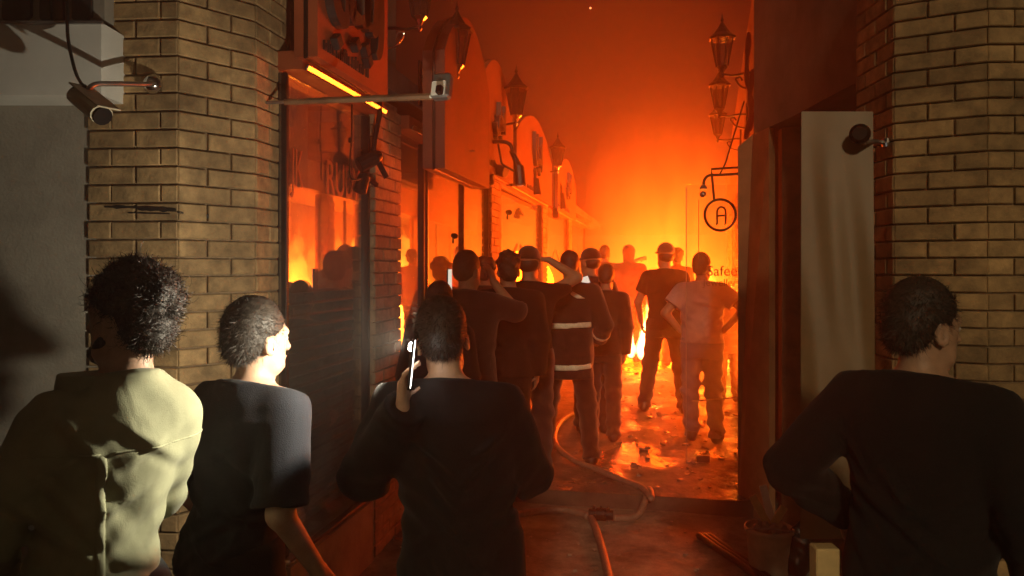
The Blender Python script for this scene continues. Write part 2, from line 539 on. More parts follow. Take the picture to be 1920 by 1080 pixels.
# ------------------------------------------------------------------ ground
LX = -1.72      # pier faces of the left row of shops
GX = -1.78      # its glass
def rx(y):      # right row of shops
    return 0.80 + (y - 5.9) * 0.07

def sheet(name, x0, x1, y0, y1, nx, ny, zf, material):
    vs = []; qs = []
    for j in range(ny + 1):
        for i in range(nx + 1):
            x = x0 + (x1 - x0) * i / nx; y = y0 + (y1 - y0) * j / ny
            vs.append((x, y, zf(x, y)))
    for j in range(ny):
        for i in range(nx):
            a = j * (nx + 1) + i
            qs.append((a, a + 1, a + nx + 2, a + nx + 1))
    return from_arrays(name, vs, quads=qs, material=material, smooth=True)

def rough_z(x, y, a=0.006):
    return a * (math.sin(5.1 * x + 1.3 * y) + math.sin(3.3 * y - 2.1 * x + 1) + 0.6 * math.sin(11 * x + 7 * y))
g = link(bpy.data.objects.new('ground', sheet('ground', -8, 8, -7, 26, 60, 100, lambda x, y: -0.12 + rough_z(x, y, 0.004), M['ground'])))
tag(g, kind='structure')
mb = MB()
# raised alley paving with its kerb riser at y = 5.6
nx, ny = 40, 150
ys = [5.6 + 19.4 * j / ny for j in range(ny + 1)]
rows = []
for j, y in enumerate(ys):
    rows.append([mb.bm.verts.new((LX - 0.1 + 4.3 * i / nx, y, (ground_z(y) + rough_z(LX + 4.3 * i / nx, y, 0.007)) if j else ground_z(y) - 0.004)) for i in range(nx + 1)])
for j in range(ny):
    for i in range(nx):
        mb.bm.faces.new((rows[j][i], rows[j][i + 1], rows[j + 1][i + 1], rows[j + 1][i]))
tag(mb.build('pavement', M['paving'], smooth=False), kind='structure')
tag(MB().box((0.33, 5.655, -0.083), (4.3, 0.10, 0.150)).build('kerb', M['kerb'], None), kind='structure')

# ------------------------------------------------------------------ brick columns of the entrance
def column(name, pix, z1, label, brickmat, seed, back):
    pts = [at(px, HORIZON, d + 0.05) for px, d in pix]
    root = empty(name, (pts[1].x, pts[1].y, -0.12), label, 'brick column')
    poly = [(p.x, p.y) for p in pts]
    n = lay_bricks(root, poly, -0.11, z1, brickmat, seed=seed)
    # mortar core, 28 mm behind the brick faces
    off = []
    for i, p in enumerate(pts):
        a = pts[max(i - 1, 0)]; b = pts[min(i + 1, len(pts) - 1)]
        t = (b - a); t.z = 0; t.normalize()
        off.append((p.x + t.y * 0.033, p.y - t.x * 0.033))
    core = MB().prism(off + back, -0.12, z1 + 0.02)
    part('mortar', core, M['mortar'], root)
    return root, pts, n
colL, ptsL, nL = column('brick_column', [(178, 3.13), (335, 3.10), (465, 3.34), (516, 3.58), (528, 3.85)], 3.15,
                    'rounded buff brick column lit by the torch, with a black tar streak across it', M['brick'], 3, [(-1.95, 3.9), (-2.4, 3.9)])
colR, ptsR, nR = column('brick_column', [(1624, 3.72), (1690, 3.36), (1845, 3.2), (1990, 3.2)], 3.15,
                    'dim brick column behind the man in black who turns away to the right', M['brick_shaded'], 5, [(2.4, 4.3), (1.15, 4.3)])
# tar streak along one joint of the lit column
mb = MB(); rnd = random.Random(4)
for (x0, x1, y0, y1, h) in [(196, 262, 388, 389, 7), (258, 330, 391, 394, 11), (240, 318, 399, 401, 4), (333, 362, 398, 403, 6), (378, 420, 404, 409, 10), (415, 458, 408, 413, 8), (474, 508, 410, 413, 9)]:
    nseg = 9
    top = []; bot = []
    for k in range(nseg + 1):
        t = k / nseg; px = x0 + (x1 - x0) * t; py = y0 + (y1 - y0) * t
        # depth along the column faces
        prof = [(178, 3.13), (335, 3.10), (465, 3.34), (516, 3.58)]
        for (a, da), (b, db) in zip(prof, prof[1:]):
            if a <= px <= b: d = da + (db - da) * (px - a) / (b - a)
        e = h / 2 * (0.4 + 0.6 * math.sin(math.pi * min(1, 0.15 + t * 0.8))) * rnd.uniform(0.6, 1.15)
        top.append(at(px, py - e, d - 0.004)); bot.append(at(px, py + e * rnd.uniform(.5, 1), d - 0.004))
    mb.plate(top + bot[::-1], cs(0, 0.004))
part('tar_streak', mb, M['tar'], colL)

# ------------------------------------------------------------------ left of the column: rendered wall with a white sign box
p0 = at(-420, HORIZON, 3.145); p1 = at(186, HORIZON, 3.145)
w = empty('side_wall', ((p0.x + p1.x) / 2, (p0.y + p1.y) / 2, -0.12), 'dim rendered wall left of the lit brick column, under the white sign box', 'wall')
part('render', MB().plate([at(-420, HORIZON, 3.145).xy.to_3d() + Vector((0, 0, -.12)), p1.xy.to_3d() + Vector((0, 0, -.12)), p1.xy.to_3d() + Vector((0, 0, 6.5)), p0.xy.to_3d() + Vector((0, 0, 6.5))], cs(0, 0.3)), M['plaster'], w)
sb = empty('sign_box', at(60, 178, 2.98), 'blank white box sign fixed on the wall above the man in the olive shirt', 'sign')
part('box_body', MB().plate([at(-160, 42, 2.95), at(190, 42, 2.95), at(190, 178, 2.95), at(-160, 178, 2.95)], cs(0, 0.30)), M['white_paint'], sb)
part('top_trim', MB().plate([at(-160, 38.5, 2.938), at(191.5, 38.5, 2.938), at(191.5, 44, 2.938), at(-160, 44, 2.938)], cs(0, 0.012)), M['grey_metal'], sb)
part('side_label', MB().plate([cs(0, 0, 0) + at(193.5, 52, 2.985), at(215, 63, 3.165), at(215, 107, 3.165), at(193.5, 107, 2.985)], cs(0.003, 0)), M['plaster'], sb)
ub = empty('letter_panel', at(60, 36, 3.02), 'pale fascia with the cut feet of dark letters above the white box sign', 'sign')
part('panel', MB().plate([at(-160, -150, 3.05), at(196, -150, 3.05), at(196, 37, 3.05), at(-160, 37, 3.05)], cs(0, 0.2)), M['plaster'], ub)
# the feet of big dark letters (only their lower halves are in the picture)
for (x0, x1, kind) in [(-50, -8, 'n'), (3, 56, 'o'), (74, 94, 'i'), (98, 117, 'i'), (134, 170, 'o')]:
    m_ = MB(); dd = 3.03; y0, y1 = -34, 37
    r_ = 9
    pts = [(x0 + r_, y0), (x1 - r_, y0), (x1, y0 + r_), (x1, y1 - r_ if kind == 'o' else y1), (x1 - r_ if kind == 'o' else x1, y1), (x0 + 3, y1), (x0, y1 - 4), (x0, y0 + r_)]
    m_.plate([at(x, y, dd) for x, y in pts][::-1], cs(0, 0.025))
    part('letter', m_, M['dark_letter'], ub)

# ------------------------------------------------------------------ left row of shops
SH = [(3.27, 4.34), (4.82, 7.63), (8.12, 11.20), (11.70, 14.60), (15.1, 18.2)]    # glass bays
PIERS = [(4.34, 4.82), (7.63, 8.12), (11.20, 11.70), (14.60, 15.10)]
bl = empty('shop_building', (-2.6, 13, -0.12), 'smoky upper wall of the left hand shop row above its arched sign boards', 'building')
part('upper_wall', MB().box((-2.30, 13.85, 2.98), (1.06, 20.3, 0.16)), M['wall'], bl)
part('tall_wall', MB().box((-2.32, 4.35, 4.75), (1.0, 1.28, 3.36)), M['wall'], bl)
part('back_wall', MB().box((-3.3, 13.85, 1.35), (0.1, 20.3, 2.9)), M['interior'], bl)
pier_words = ['first brick pier past the lit column, beside the man with the telephone', 'brick pier behind the waiting crowd, with two small floodlights on it',
              'hazy brick pier further along the shops, past the two floodlights', 'farthest brick pier on the left, nearly lost in the smoke']
for i, (y0, y1) in enumerate(PIERS):
    p = empty('brick_pier', (LX - 0.05, (y0 + y1) / 2, -0.12), pier_words[i], 'brick pier', 'brick piers between the left shops')
    f = 0.045
    poly = [(LX - 0.14, y0 + f), (LX - f, y0 + f), (LX - f, y1 - f), (LX - 0.14, y1 - f)]
    lay_bricks(p, poly, -0.11 if y0 < 5.6 else ground_z(y0), 2.75, M['brick_dark'], seed=11 + i, depth=0.045)
    e = f - 0.022
    part('mortar', MB().prism([(LX - 0.16, y0 + e), (LX - e, y0 + e), (LX - e, y1 - e), (LX - 0.16, y1 - e)], -0.12, 2.78), M['mortar'], p)

shop_words = ['first shop window on the left with the bright rail above it', 'shop front with a metal door frame behind the man on the telephone',
              'shop window with chevron marks behind the waiting crowd', 'hazy shop window near the fire on the left', 'last shop window on the left, deep in the smoke']
for i, (y0, y1) in enumerate(SH):
    ym = (y0 + y1) / 2; L = y1 - y0
    gz = -0.12 if y0 < 5 else ground_z(y0) - 0.02
    s = empty('shop', (GX, ym, gz), shop_words[i], 'shop front', 'shop fronts on the left side of the alley')
    zt = 2.64
    part('ledge', MB().box((GX - 0.01, ym, (gz + 0.255) / 2), (0.13, L - 0.006, 0.255 - gz)), M['ledge'], s)
    part('sill_rail', MB().box((GX + 0.025, ym, 0.272), (0.06, L - 0.008, 0.03), bevel=0.008), M['chrome'], s)
    part('glass_pane', MB().box((GX, ym, (0.29 + zt) / 2), (0.010, L - 0.01, zt - 0.29)), M['glass'], s)
    yi = ym + (0.33 if i == 0 else 0); Li = L - (0.68 if i == 0 else 0)     # the room behind the glass
    part('floor', MB().box((GX - 0.75, yi, 0.20), (1.38, Li - 0.01, 0.08)), M['interior'], s)
    part('ceiling', MB().box((GX - 0.75, yi, 2.75), (1.38, Li - 0.01, 0.08)), M['interior'], s)
    if i == 0:     # lowered blind behind the lower half of the first window
        for k in range(20):
            part('slat', MB().box((GX - 0.07, ym + .02, 0.36 + 0.062 * k), (0.006, L - 0.12, 0.052), rot=Matrix.Rotation(0.35, 3, 'Y')), M['grey_metal'], s)
    # display steps and a back curtain wall inside
    for k in range(3):
        part('display_step', MB().box((GX - 0.55 - 0.25 * k, yi, 0.36 + 0.26 * k), (0.24, Li * 0.9, 0.22 + 0.1 * k), bevel=0.01), M['interior'], s)
    for yy in ([y0 + 0.02, y1 - 0.02] if i != 1 else [y0 + 0.03, 5.42, 5.52, 6.6, y1 - 0.02]):
        part('mullion', MB().box((GX + 0.006, yy, (0.29 + zt) / 2), (0.05, 0.028, zt - 0.30), bevel=0.004), M['black_metal'] if i != 1 else M['chrome'] if yy in (5.52, y0 + 0.03) else M['black_metal'], s)
    part('soffit', MB().box((GX + 0.03, ym, zt + 0.05), (0.17, L - 0.008, 0.09)), M['board'], s)
    rail = Matrix.Rotation(math.radians(-60), 3, 'Y')
    part('light_rail', MB().box((GX + 0.135, ym, zt + 0.015), (0.030, L - 0.02, 0.014), rot=rail, bevel=0.004), M['chrome'], s)
    if i >= 2:   # printed chevrons on the glass
        for (ya, za, yb, zb) in [(0.25, 0.0, 0.75, 0.24), (0.95, 0.24, 1.5, 0.0)]:
            a = Vector((GX + 0.010, y0 + 0.5 + ya, 1.72 + za)); b = Vector((GX + 0.010, y0 + 0.5 + yb, 1.72 + zb))
            part('chevron_print', MB().plate([a, b, b + Vector((0, 0, .05)), a + Vector((0, 0, .05))], (0.003, 0, 0)), M['dark_letter'], s)

def letter_mesh(body, size, extrude, material, name):
    return text_mesh(body, size, extrude, material, name)
def wall_text(body, size, loc, parent, material, name='lettering', extrude=0.012, rotz=math.pi / 2, sx=1.0, align='CENTER'):
    """text on a wall; rotz is the turn about z of a text that otherwise faces -y"""
    me = text_mesh(body, size, extrude, material, name, align)
    me.transform(Matrix.Rotation(math.pi / 2, 4, 'X')); me.transform(Matrix.Diagonal((sx, 1, 1, 1)))
    me.transform(Matrix.Rotation(rotz, 4, 'Z'))
    o = bpy.data.objects.new(name, me)
    off = Vector(loc); q = parent
    while q is not None: off -= Vector(q.location); q = q.parent
    o.location = off
    return link(o, parent)

# lettering on the first window (seen faintly), and beside the pier
wall_text('RUBY', 0.27, (GX + 0.014, 3.98, 2.10), bpy.data.objects['shop'], M['board'], extrude=0.002, sx=0.7)
wall_text('JK', 0.27, (GX + 0.014, 3.42, 2.10), bpy.data.objects['shop'], M['board'], extrude=0.002, sx=0.5)

# ---- sign boards above the shops: joined letters like the brush script of the photograph
def script_strokes(kind):
    if kind == 0:     # tall uprights joined by a base line, dots below
        return [[(0.0, 1.0), (0.02, 0.55), (0.10, 0.22), (0.22, 0.12), (0.32, 0.22), (0.33, 0.95)],
                [(0.42, 1.0), (0.42, 0.30), (0.52, 0.24), (0.66, 0.26)],
                [(0.66, 0.26), (0.78, 0.30), (0.80, 0.62), (0.80, 0.30), (0.92, 0.26)],
                [(0.92, 0.26), (1.02, 0.32), (1.04, 0.85)], [(1.16, 1.05), (1.17, 0.5), (1.14, 0.12), (1.04, 0.0)]], [(0.2, -0.1), (0.62, 0.0), (0.86, 0.02), (0.92, -0.08)]
    if kind == 1:
        return [[(0.0, 0.25), (0.1, 0.05), (0.3, 0.05), (0.36, 0.3), (0.30, 0.5)], [(0.36, 0.3), (0.5, 0.2), (0.52, 0.9)],
                [(0.5, 0.2), (0.7, 0.2), (0.74, 0.45), (0.62, 0.45), (0.66, 0.2), (0.9, 0.18)], [(0.9, 0.18), (0.95, 0.7)], [(1.1, 0.9), (1.1, 0.1)]], [(0.2, -0.12), (0.72, 0.65), (0.8, -0.05)]
    return [[(0.0, 0.7), (0.02, 0.2), (0.2, 0.1), (0.4, 0.2), (0.42, 0.6)], [(0.42, 0.2), (0.6, 0.15), (0.62, 0.8)], [(0.75, 0.5), (0.72, 0.1), (0.95, 0.08), (1.0, 0.4), (0.9, 0.5)], [(1.12, 0.95), (1.12, 0.15)]], [(0.2, -0.1), (0.3, -0.1), (0.86, 0.7)]

def sign_board(y0, y1, z0, z1, arch, kind, label, sub, thick=0.12, boardmat='board', letter_h=0.36, x=None, lpos=None):
    ym = (y0 + y1) / 2; L = y1 - y0
    xf = (x if x is not None else LX + 0.03) + thick
    s = empty('sign_board', (xf - thick, ym, z0), label, 'shop sign')
    pts = [(y0, z0), (y1, z0), (y1, z1 - arch)]
    if arch > 0:
        for k in range(1, 12):
            t = k / 12
            pts.append((y1 - L * t, z1 - arch + arch * math.sin(math.pi * t) ** 0.8))
        pts.append((y0, z1 - arch))
    else:
        pts.append((y0, z1))
    part('board', MB().plate([(xf - thick, y, z) for y, z in pts], (thick, 0, 0)), M[boardmat], s)
    edge = [Vector((xf - thick / 2, y, z)) for y, z in pts]
    part('edge_trim', MB().tube(edge, 0.012, 6, closed=True), M['black_metal'], s)
    st, dots = script_strokes(kind)
    W = 1.2; h = letter_h; yo = ym - h * W * 0.62
    zo = z0 + (0.30 if sub else 0.14) * (z1 - z0) + 0.05
    if lpos: yo, zo = lpos
    for stroke in st:
        path = spline([(xf + 0.004, yo + a * h * 1.05, zo + b * h) for a, b in stroke], 5)
        n = len(path)
        part('letter', MB().ribbon(path, [h * (0.040 + 0.045 * math.sin(3.1 * k / n + 0.3)) for k in range(n)], (1, 0, 0), 0.045), M['dark_letter'], s)
    for a, b in dots:
        part('dot', MB().box((xf + 0.02, yo + a * h * 1.05, zo + b * h), (0.04, h * .12, h * .12), rot=Matrix.Rotation(math.radians(40), 3, 'X'), bevel=0.004), M['dark_letter'], s)
    if sub:
        for k in range(sub):
            hh = 0.045 + 0.012 * ((k * 7) % 3); sp_ = (L * 0.62) / sub; yk = y0 + 0.06 + k * sp_
            m_ = MB(); m_.box((xf + 0.005, yk, z0 + 0.05 + hh / 2), (0.01, sp_ * 0.16, hh))
            if k % 3 != 1: m_.box((xf + 0.005, yk + sp_ * .25, z0 + 0.05 + (hh - .006 if k % 2 else .006)), (0.0096, sp_ * 0.34, 0.012))
            if k % 4 != 2: m_.box((xf + 0.005, yk + sp_ * .46, z0 + 0.05 + hh * .4), (0.0098, sp_ * 0.14, hh * .8))
            part('small_letter', m_, M['dark_letter'], s)
    return s
sign_board(3.24, 4.16, 2.69, 3.65, 0, 0, 'dark red sign board with big raised script letters over the first window', 12, letter_h=0.52, lpos=(3.30, 2.86))
sign_board(4.92, 6.30, 2.38, 3.62, 0.42, 2, 'plain dark red board with a curved top hanging beside the lantern', 0, thick=0.16, letter_h=0.0001, x=-1.60, boardmat='board_dark')
sign_board(6.45, 8.05, 2.62, 3.75, 0.48, 1, 'orange lit sign board with script letters and curved top above the crowd', 9, boardmat='sign_pale')
sign_board(8.25, 11.1, 2.62, 3.65, 0.40, 0, 'long hazy sign board with script letters past the bent floodlight arm', 8, boardmat='sign_pale', letter_h=0.45)
sign_board(11.8, 14.5, 2.62, 3.6, 0.40, 1, 'most distant sign board of the left shops, blurred by smoke', 7, boardmat='sign_pale', letter_h=0.45)

# ------------------------------------------------------------------ right side
CR = [(1.10, 3.85), (0.80, 5.70)]
br = empty('corner_building', (1.5, 5.2, -0.12), 'dark corner building behind the leaning plastic sheet, a shop doorway under its wall', 'building')
part('upper_wall', MB().prism([(1.13, 3.75), (2.2, 3.75), (2.2, 6.1), (0.93, 6.1), (0.70, 5.72), (0.86, 5.10)], 2.68, 7.2), M['wall'], br)
part('recess_wall', MB().prism([(1.75, 3.75), (2.2, 3.75), (2.2, 6.1), (1.75, 6.1)], -0.12, 2.68), M['interior'], br)
part('jamb', MB().prism([(0.86, 5.48), (1.05, 5.42), (1.05, 5.6), (0.86, 5.64)], -0.12, 2.68), M['wood'], br)
part('return_wall', MB().prism([(0.74, 5.80), (1.8, 5.80), (1.8, 6.05), (0.79, 6.05)], -0.12, 2.675), M['wall'], br)
part('transom', MB().prism([(1.05, 5.44), (1.75, 5.44), (1.75, 5.56), (1.05, 5.56)], 2.02, 2.3), M['wood'], br)
part('shop_door', MB().prism([(1.06, 5.50), (1.74, 5.50), (1.74, 5.54), (1.06, 5.54)], -0.1, 2.01), M['interior'], br)
# brown cladding panel standing out at the corner
a = at(1383.5, HORIZON, 5.55); b = at(1442, HORIZON, 5.20)
a2 = at(1450, HORIZON, 5.24)
dl = empty('hoarding', (a.x, a.y, -0.12), 'tall brown panel standing at the corner between the plastic sheet and the glass door', 'panel')
ztop = 2.60
part('panel_board', MB().plate([(a.x, a.y, -0.12), (b.x, b.y, -0.12), (b.x, b.y, 2.68), (a.x + 0.10, a.y - 0.05, 2.68), (a.x, a.y, ztop)], (0.05, 0.06, 0)), M['brown_board'], dl)
part('edge_strip', MB().plate([(b.x, b.y, -0.12), (a2.x, a2.y, -0.12), (a2.x, a2.y, 2.66), (b.x, b.y, 2.66)], (0.01, 0.05, 0)), M['pale_wood'], dl)
# leaning plastic sheet
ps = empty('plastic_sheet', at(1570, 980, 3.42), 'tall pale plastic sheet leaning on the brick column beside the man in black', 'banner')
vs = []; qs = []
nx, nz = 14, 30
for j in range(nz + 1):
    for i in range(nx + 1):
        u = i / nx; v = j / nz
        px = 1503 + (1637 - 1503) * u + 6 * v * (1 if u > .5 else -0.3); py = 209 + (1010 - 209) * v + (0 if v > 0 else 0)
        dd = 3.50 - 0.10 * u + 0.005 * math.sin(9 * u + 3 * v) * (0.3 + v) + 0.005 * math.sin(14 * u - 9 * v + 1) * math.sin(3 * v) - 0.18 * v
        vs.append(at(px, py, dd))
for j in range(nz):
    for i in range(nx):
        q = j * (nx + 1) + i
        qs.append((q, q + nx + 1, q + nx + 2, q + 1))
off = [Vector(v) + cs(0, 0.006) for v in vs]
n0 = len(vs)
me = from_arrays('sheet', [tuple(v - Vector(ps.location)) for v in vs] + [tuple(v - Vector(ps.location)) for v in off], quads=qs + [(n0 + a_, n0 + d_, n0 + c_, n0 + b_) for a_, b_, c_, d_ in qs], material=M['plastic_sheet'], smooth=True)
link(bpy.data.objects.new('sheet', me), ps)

# right row of shops beyond the corner
yA, yB = 5.75, 24.0
rb = empty('shop_building', (1.6, 14, -0.12), 'smoke filled right hand shop row beyond the glass door', 'building')
part('upper_wall', MB().prism([(rx(6.15), 6.15), (rx(6.15) + 1.2, 6.15), (rx(yB) + 1.2, yB), (rx(yB), yB)], 2.75, 4.4), M['wall'], rb)
part('back_wall', MB().prism([(rx(6.15) + 1.1, 6.15), (rx(6.15) + 1.2, 6.15), (rx(yB) + 1.2, yB), (rx(yB) + 1.1, yB)], -0.12, 2.74), M['interior'], rb)
rp_words = ['brick pier on the right side behind the glass door', 'second brick pier on the right side, hidden by the corner panel', 'third brick pier on the right side, in the smoke']
for i, y0 in enumerate((9.70, 11.35, 14.8)):
    y1 = y0 + (0.30 if i < 2 else 0.48); x0 = rx(y0) - 0.05
    p = empty('brick_pier', (x0, y0 + .24, -0.12), rp_words[i], 'brick pier', 'brick piers between the right shops')
    lay_bricks(p, [(rx(y1) + 0.12, y1), (rx(y1) - 0.01, y1), (x0, y0), (x0 + 0.14, y0)], ground_z(y0), 2.7, M['brick_dark'], seed=31 + i, depth=0.045)
    part('mortar', MB().prism([(x0 - .02, y0 - .02), (x0 + .16, y0 - .02), (rx(y1) + .16, y1 + .02), (rx(y1) - .03, y1 + .02)], -0.1, 2.72), M['mortar'], p)
rs_words = ['right shop behind the glass door, burning and open', 'right shop opening between the two hidden piers', 'right shop opening close to the flames', 'last right shop window in the smoke']
for i, (y0, y1) in enumerate(((6.2, 9.68), (10.02, 11.33), (11.67, 14.78), (15.3, 18.5))):
    s = empty('shop', (rx(y0) + .06, (y0 + y1) / 2, ground_z(y0) - .02), rs_words[i], 'shop front', 'shop fronts on the right side of the alley')
    xa, xb = rx(y0) + .04, rx(y1) + .04
    part('ledge', MB().prism([(xa - .06, y0), (xa + .05, y0), (xb + .05, y1), (xb - .06, y1)], -0.1, 0.42), M['ledge'], s)
    if i == 3: part('glass_pane', MB().prism([(xa, y0), (xa + .01, y0), (xb + .01, y1), (xb, y1)], 0.421, 2.72), M['glass'], s)
    for yy in (y0 + .02, (y0 + y1) / 2, y1 - .03):
        part('mullion', MB().box((rx(yy) + .036, yy, 1.57), (0.04, 0.03, 2.29)), M['black_metal'], s)
# building that closes the alley
eb = empty('end_building', (0, 25, 0), 'burning building closing the far end of the alley', 'building')
part('facade', MB().box((0, 25.4, 1.3), (14, 0.8, 2.9)), M['charred'], eb)
for k in range(9):
    part('pilaster', MB().box((-3.2 + 0.8 * k, 24.96, 1.2), (0.22, 0.12, 2.6)), M['charred'], eb)
# unseen wall added behind the camera to shade the left people and column
sbd = empty('sun_blocking_wall', cs(-3.6, -4.0, -0.12), 'added wall out of view behind the onlookers, shading the left side', 'building')
part('wall', MB().plate([cs(-7.0, -3.5, -0.12), cs(-0.95, -3.5, -0.12), cs(-0.95, -3.5, 6.0), cs(-7.0, -3.5, 6.0)], cs(0, -0.4)), M['wall'], sbd)
# ------------------------------------------------------------------ street furniture
def wall_lantern(loc, side, label, scale=1.0):
    cup_metal = M['chrome'] if side > 0 else M['black_metal']  # dimness put into the colour: black metal replaces chrome on the right
    """carriage lantern on a scrolled arm; side = +1 when the wall is to its left"""
    s = empty('wall_lantern', loc, label, 'lantern', 'carriage lanterns along the alley')
    sc = scale
    def P(name, m, mt, smooth=False): 
        o = m.build(name, mt, s, smooth); return o
    P('roof', MB().lathe([(0.118 * sc, 0.16 * sc), (0.125 * sc, 0.175 * sc), (0.075 * sc, 0.215 * sc), (0.04 * sc, 0.265 * sc), (0.02 * sc, 0.30 * sc), (0.008 * sc, 0.32 * sc)], 8), M['black_metal'])
    P('finial', MB().lathe([(0.004 * sc, 0.31 * sc), (0.016 * sc, 0.335 * sc), (0.006 * sc, 0.36 * sc), (0.001, 0.40 * sc)], 8), M['black_metal'])
    P('lamp_glass', MB().lathe([(0.048 * sc, -0.08 * sc), (0.098 * sc, 0.158 * sc)], 8), M['lamp_glass'])
    for k in range(8):
        a = 2 * math.pi * (k + .5) / 8
        P('glazing_bar', MB().tube([(0.052 * sc * math.cos(a), 0.052 * sc * math.sin(a), -0.085 * sc), (0.103 * sc * math.cos(a), 0.103 * sc * math.sin(a), 0.165 * sc)], 0.005 * sc, 5), M['black_metal'])
    P('cup', MB().lathe([(0.004, -0.19 * sc), (0.02 * sc, -0.165 * sc), (0.012 * sc, -0.145 * sc), (0.03 * sc, -0.11 * sc), (0.056 * sc, -0.085 * sc), (0.05 * sc, -0.078 * sc)], 8), cup_metal)
    w_ = -0.28 * sc * side
    arm = spline([(0, 0, -0.15 * sc), (w_ * 0.35, 0, -0.165 * sc), (w_ * 0.7, 0, -0.15 * sc), (w_, 0, -0.15 * sc)], 6)
    P('arm', MB().tube(arm, 0.011 * sc, 6), M['black_metal'])
    sw = [(w_ * 0.95, 0, -0.30 * sc), (w_ * 0.6, 0, -0.27 * sc), (w_ * 0.42, 0, -0.20 * sc), (w_ * 0.55, 0, -0.185 * sc), (w_ * 0.62, 0, -0.215 * sc)]
    P('scroll', MB().tube(spline(sw, 6), 0.008 * sc, 6), cup_metal)
    P('back_plate', MB().box((w_ * 1.02, 0, -0.2 * sc), (0.02, 0.05 * sc, 0.34 * sc), bevel=0.006), M['black_metal'])
    return s
wall_lantern(at(857, 102, 5.45), 1, 'black lantern nearest on the left, over the curved red board', 1.0)
wall_lantern(at(968, 200, 7.74), 1, 'black lantern on the brick pier above the bent floodlight arm', 1.1)
wall_lantern(at(1046, 300, 11.0), 1, 'faint lantern farthest along the left shops in the smoke', 1.05)
wall_lantern(at(1354, 108, 6.3), -1, 'dim lantern highest of the three on the right wall', 0.95)
wall_lantern(at(1349, 190, 7.6), -1, 'dim lantern in the middle of the three on the right wall', 0.95)
wall_lantern(at(1346, 240, 9.2), -1, 'dim lantern lowest of the three on the right wall', 0.95)
wall_lantern(at(787, 10, 4.75), 1, 'dark lantern cut by the top of the picture above the red boards', 0.9)

def frame_from(d, up=Vector((0, 0, 1))):
    d = Vector(d).normalized(); s = d.cross(up).normalized(); u = s.cross(d)
    return Matrix((s, d, u)).transposed()

# bullet camera on its arm, on the lit column
bc = empty('security_camera', at(288, 158, 3.06), 'cream security camera pointing down on a curved arm from the lit brick column', 'security camera')
hd = cs(0.62, -0.35, -0.42)
c0 = at(168, 197, 2.72)
R3 = frame_from(hd)
def oriented(shape_fn, R, c):
    m_ = MB(); shape_fn(m_)
    for v in m_.bm.verts: v.co = R @ v.co + c
    return m_
def barrel(m_):
    prof = []
    n_ = 12
    ring = [(0.042 * math.cos(2 * math.pi * k / n_), 0.036 * math.sin(2 * math.pi * k / n_)) for k in range(n_)]
    a = [m_.bm.verts.new((x, -0.085, z)) for x, z in ring]; b = [m_.bm.verts.new((x, 0.085, z)) for x, z in ring]
    for k in range(n_): m_.bm.faces.new((a[k], a[(k + 1) % n_], b[(k + 1) % n_], b[k]))
    m_.bm.faces.new(a[::-1]); m_.bm.faces.new(b)
part('barrel', oriented(barrel, R3, c0), M['cream_metal'], bc)
part('sun_shield', oriented(lambda m_: m_.box((0, 0.012, 0.040), (0.088, 0.21, 0.006), bevel=0.002), R3, c0), M['cream_metal'], bc)
part('lens_hood', oriented(lambda m_: m_.lathe([(0.034, 0), (0.034, 0.012)], 14), R3 @ Matrix.Rotation(-math.pi / 2, 3, 'X'), c0 + R3 @ Vector((0, 0.0855, -0.002))), M['black_plastic'], bc)
arm = spline([at(290, 157, 3.06), at(268, 158, 2.98), at(215, 157, 2.85), at(180, 158, 2.78), at(165, 168, 2.74), at(163, 180, 2.73)], 6)
part('arm', MB().tube(arm, 0.010, 8), M['grey_metal'], bc, True)
part('wall_cup', oriented(lambda m_: m_.lathe([(0.040, 0), (0.042, 0.012), (0.030, 0.03), (0.014, 0.045)], 16), frame_from(cs(0, -1, 0.0)) @ Matrix.Rotation(-math.pi / 2, 3, 'X'), at(288, 158, 3.09)), M['chrome'], bc, True)
cab = spline([at(124, -30, 3.0), at(126, 30, 2.93), at(128, 75, 2.9), at(140, 130, 2.82), at(152, 156, 2.76), at(160, 163, 2.74), at(138, 166, 2.73), at(129, 178, 2.73), at(140, 186, 2.73)], 6)
part('cable', MB().tube(cab, 0.0065, 6), M['black_metal'], bc, True)

# floodlight on a long arm over the alley
fl = empty('floodlight', at(490, 192, 3.5), 'grey floodlight at the end of a long straight arm reaching over the first window', 'floodlight')
e0 = at(490, 193, 3.46); e1 = at(822, 180, 3.28)
part('arm', MB().tube([e0, e0.lerp(e1, 0.16)], 0.008, 8), M['grey_metal'], fl)
part('outer_arm', MB().tube([e0.lerp(e1, 0.14), e0.lerp(e1, 0.97)], [0.014, 0.016], 8), M['wood'], fl)
part('wall_plate', oriented(lambda m_: m_.lathe([(0.03, 0), (0.03, 0.01), (0.012, 0.03)], 12), Matrix.Rotation(math.pi / 2, 3, 'X'), at(489, 193, 3.47)), M['chrome'], fl)
hc = at(829, 163, 3.27)
Rh = Matrix.Rotation(YAW - 0.35, 3, 'Z') @ Matrix.Rotation(math.radians(-14), 3, 'X')
part('head', MB().box(hc, (0.088, 0.05, 0.118), rot=Rh, bevel=0.010), M['grey_metal'], fl)
part('lamp_face', MB().box(hc + Rh @ Vector((-0.004, -0.027, -0.018)), (0.066, 0.004, 0.066), rot=Rh, bevel=0.004), M['white_paint'], fl)
part('bracket', MB().box(hc + Rh @ Vector((0.01, -0.04, -0.035)), (0.03, 0.03, 0.04), rot=Rh, bevel=0.006), M['black_metal'], fl)
part('cable_gland', MB().tube([at(806, 181, 3.27), at(822, 180, 3.26)], 0.008, 8), M['white_paint'], fl)

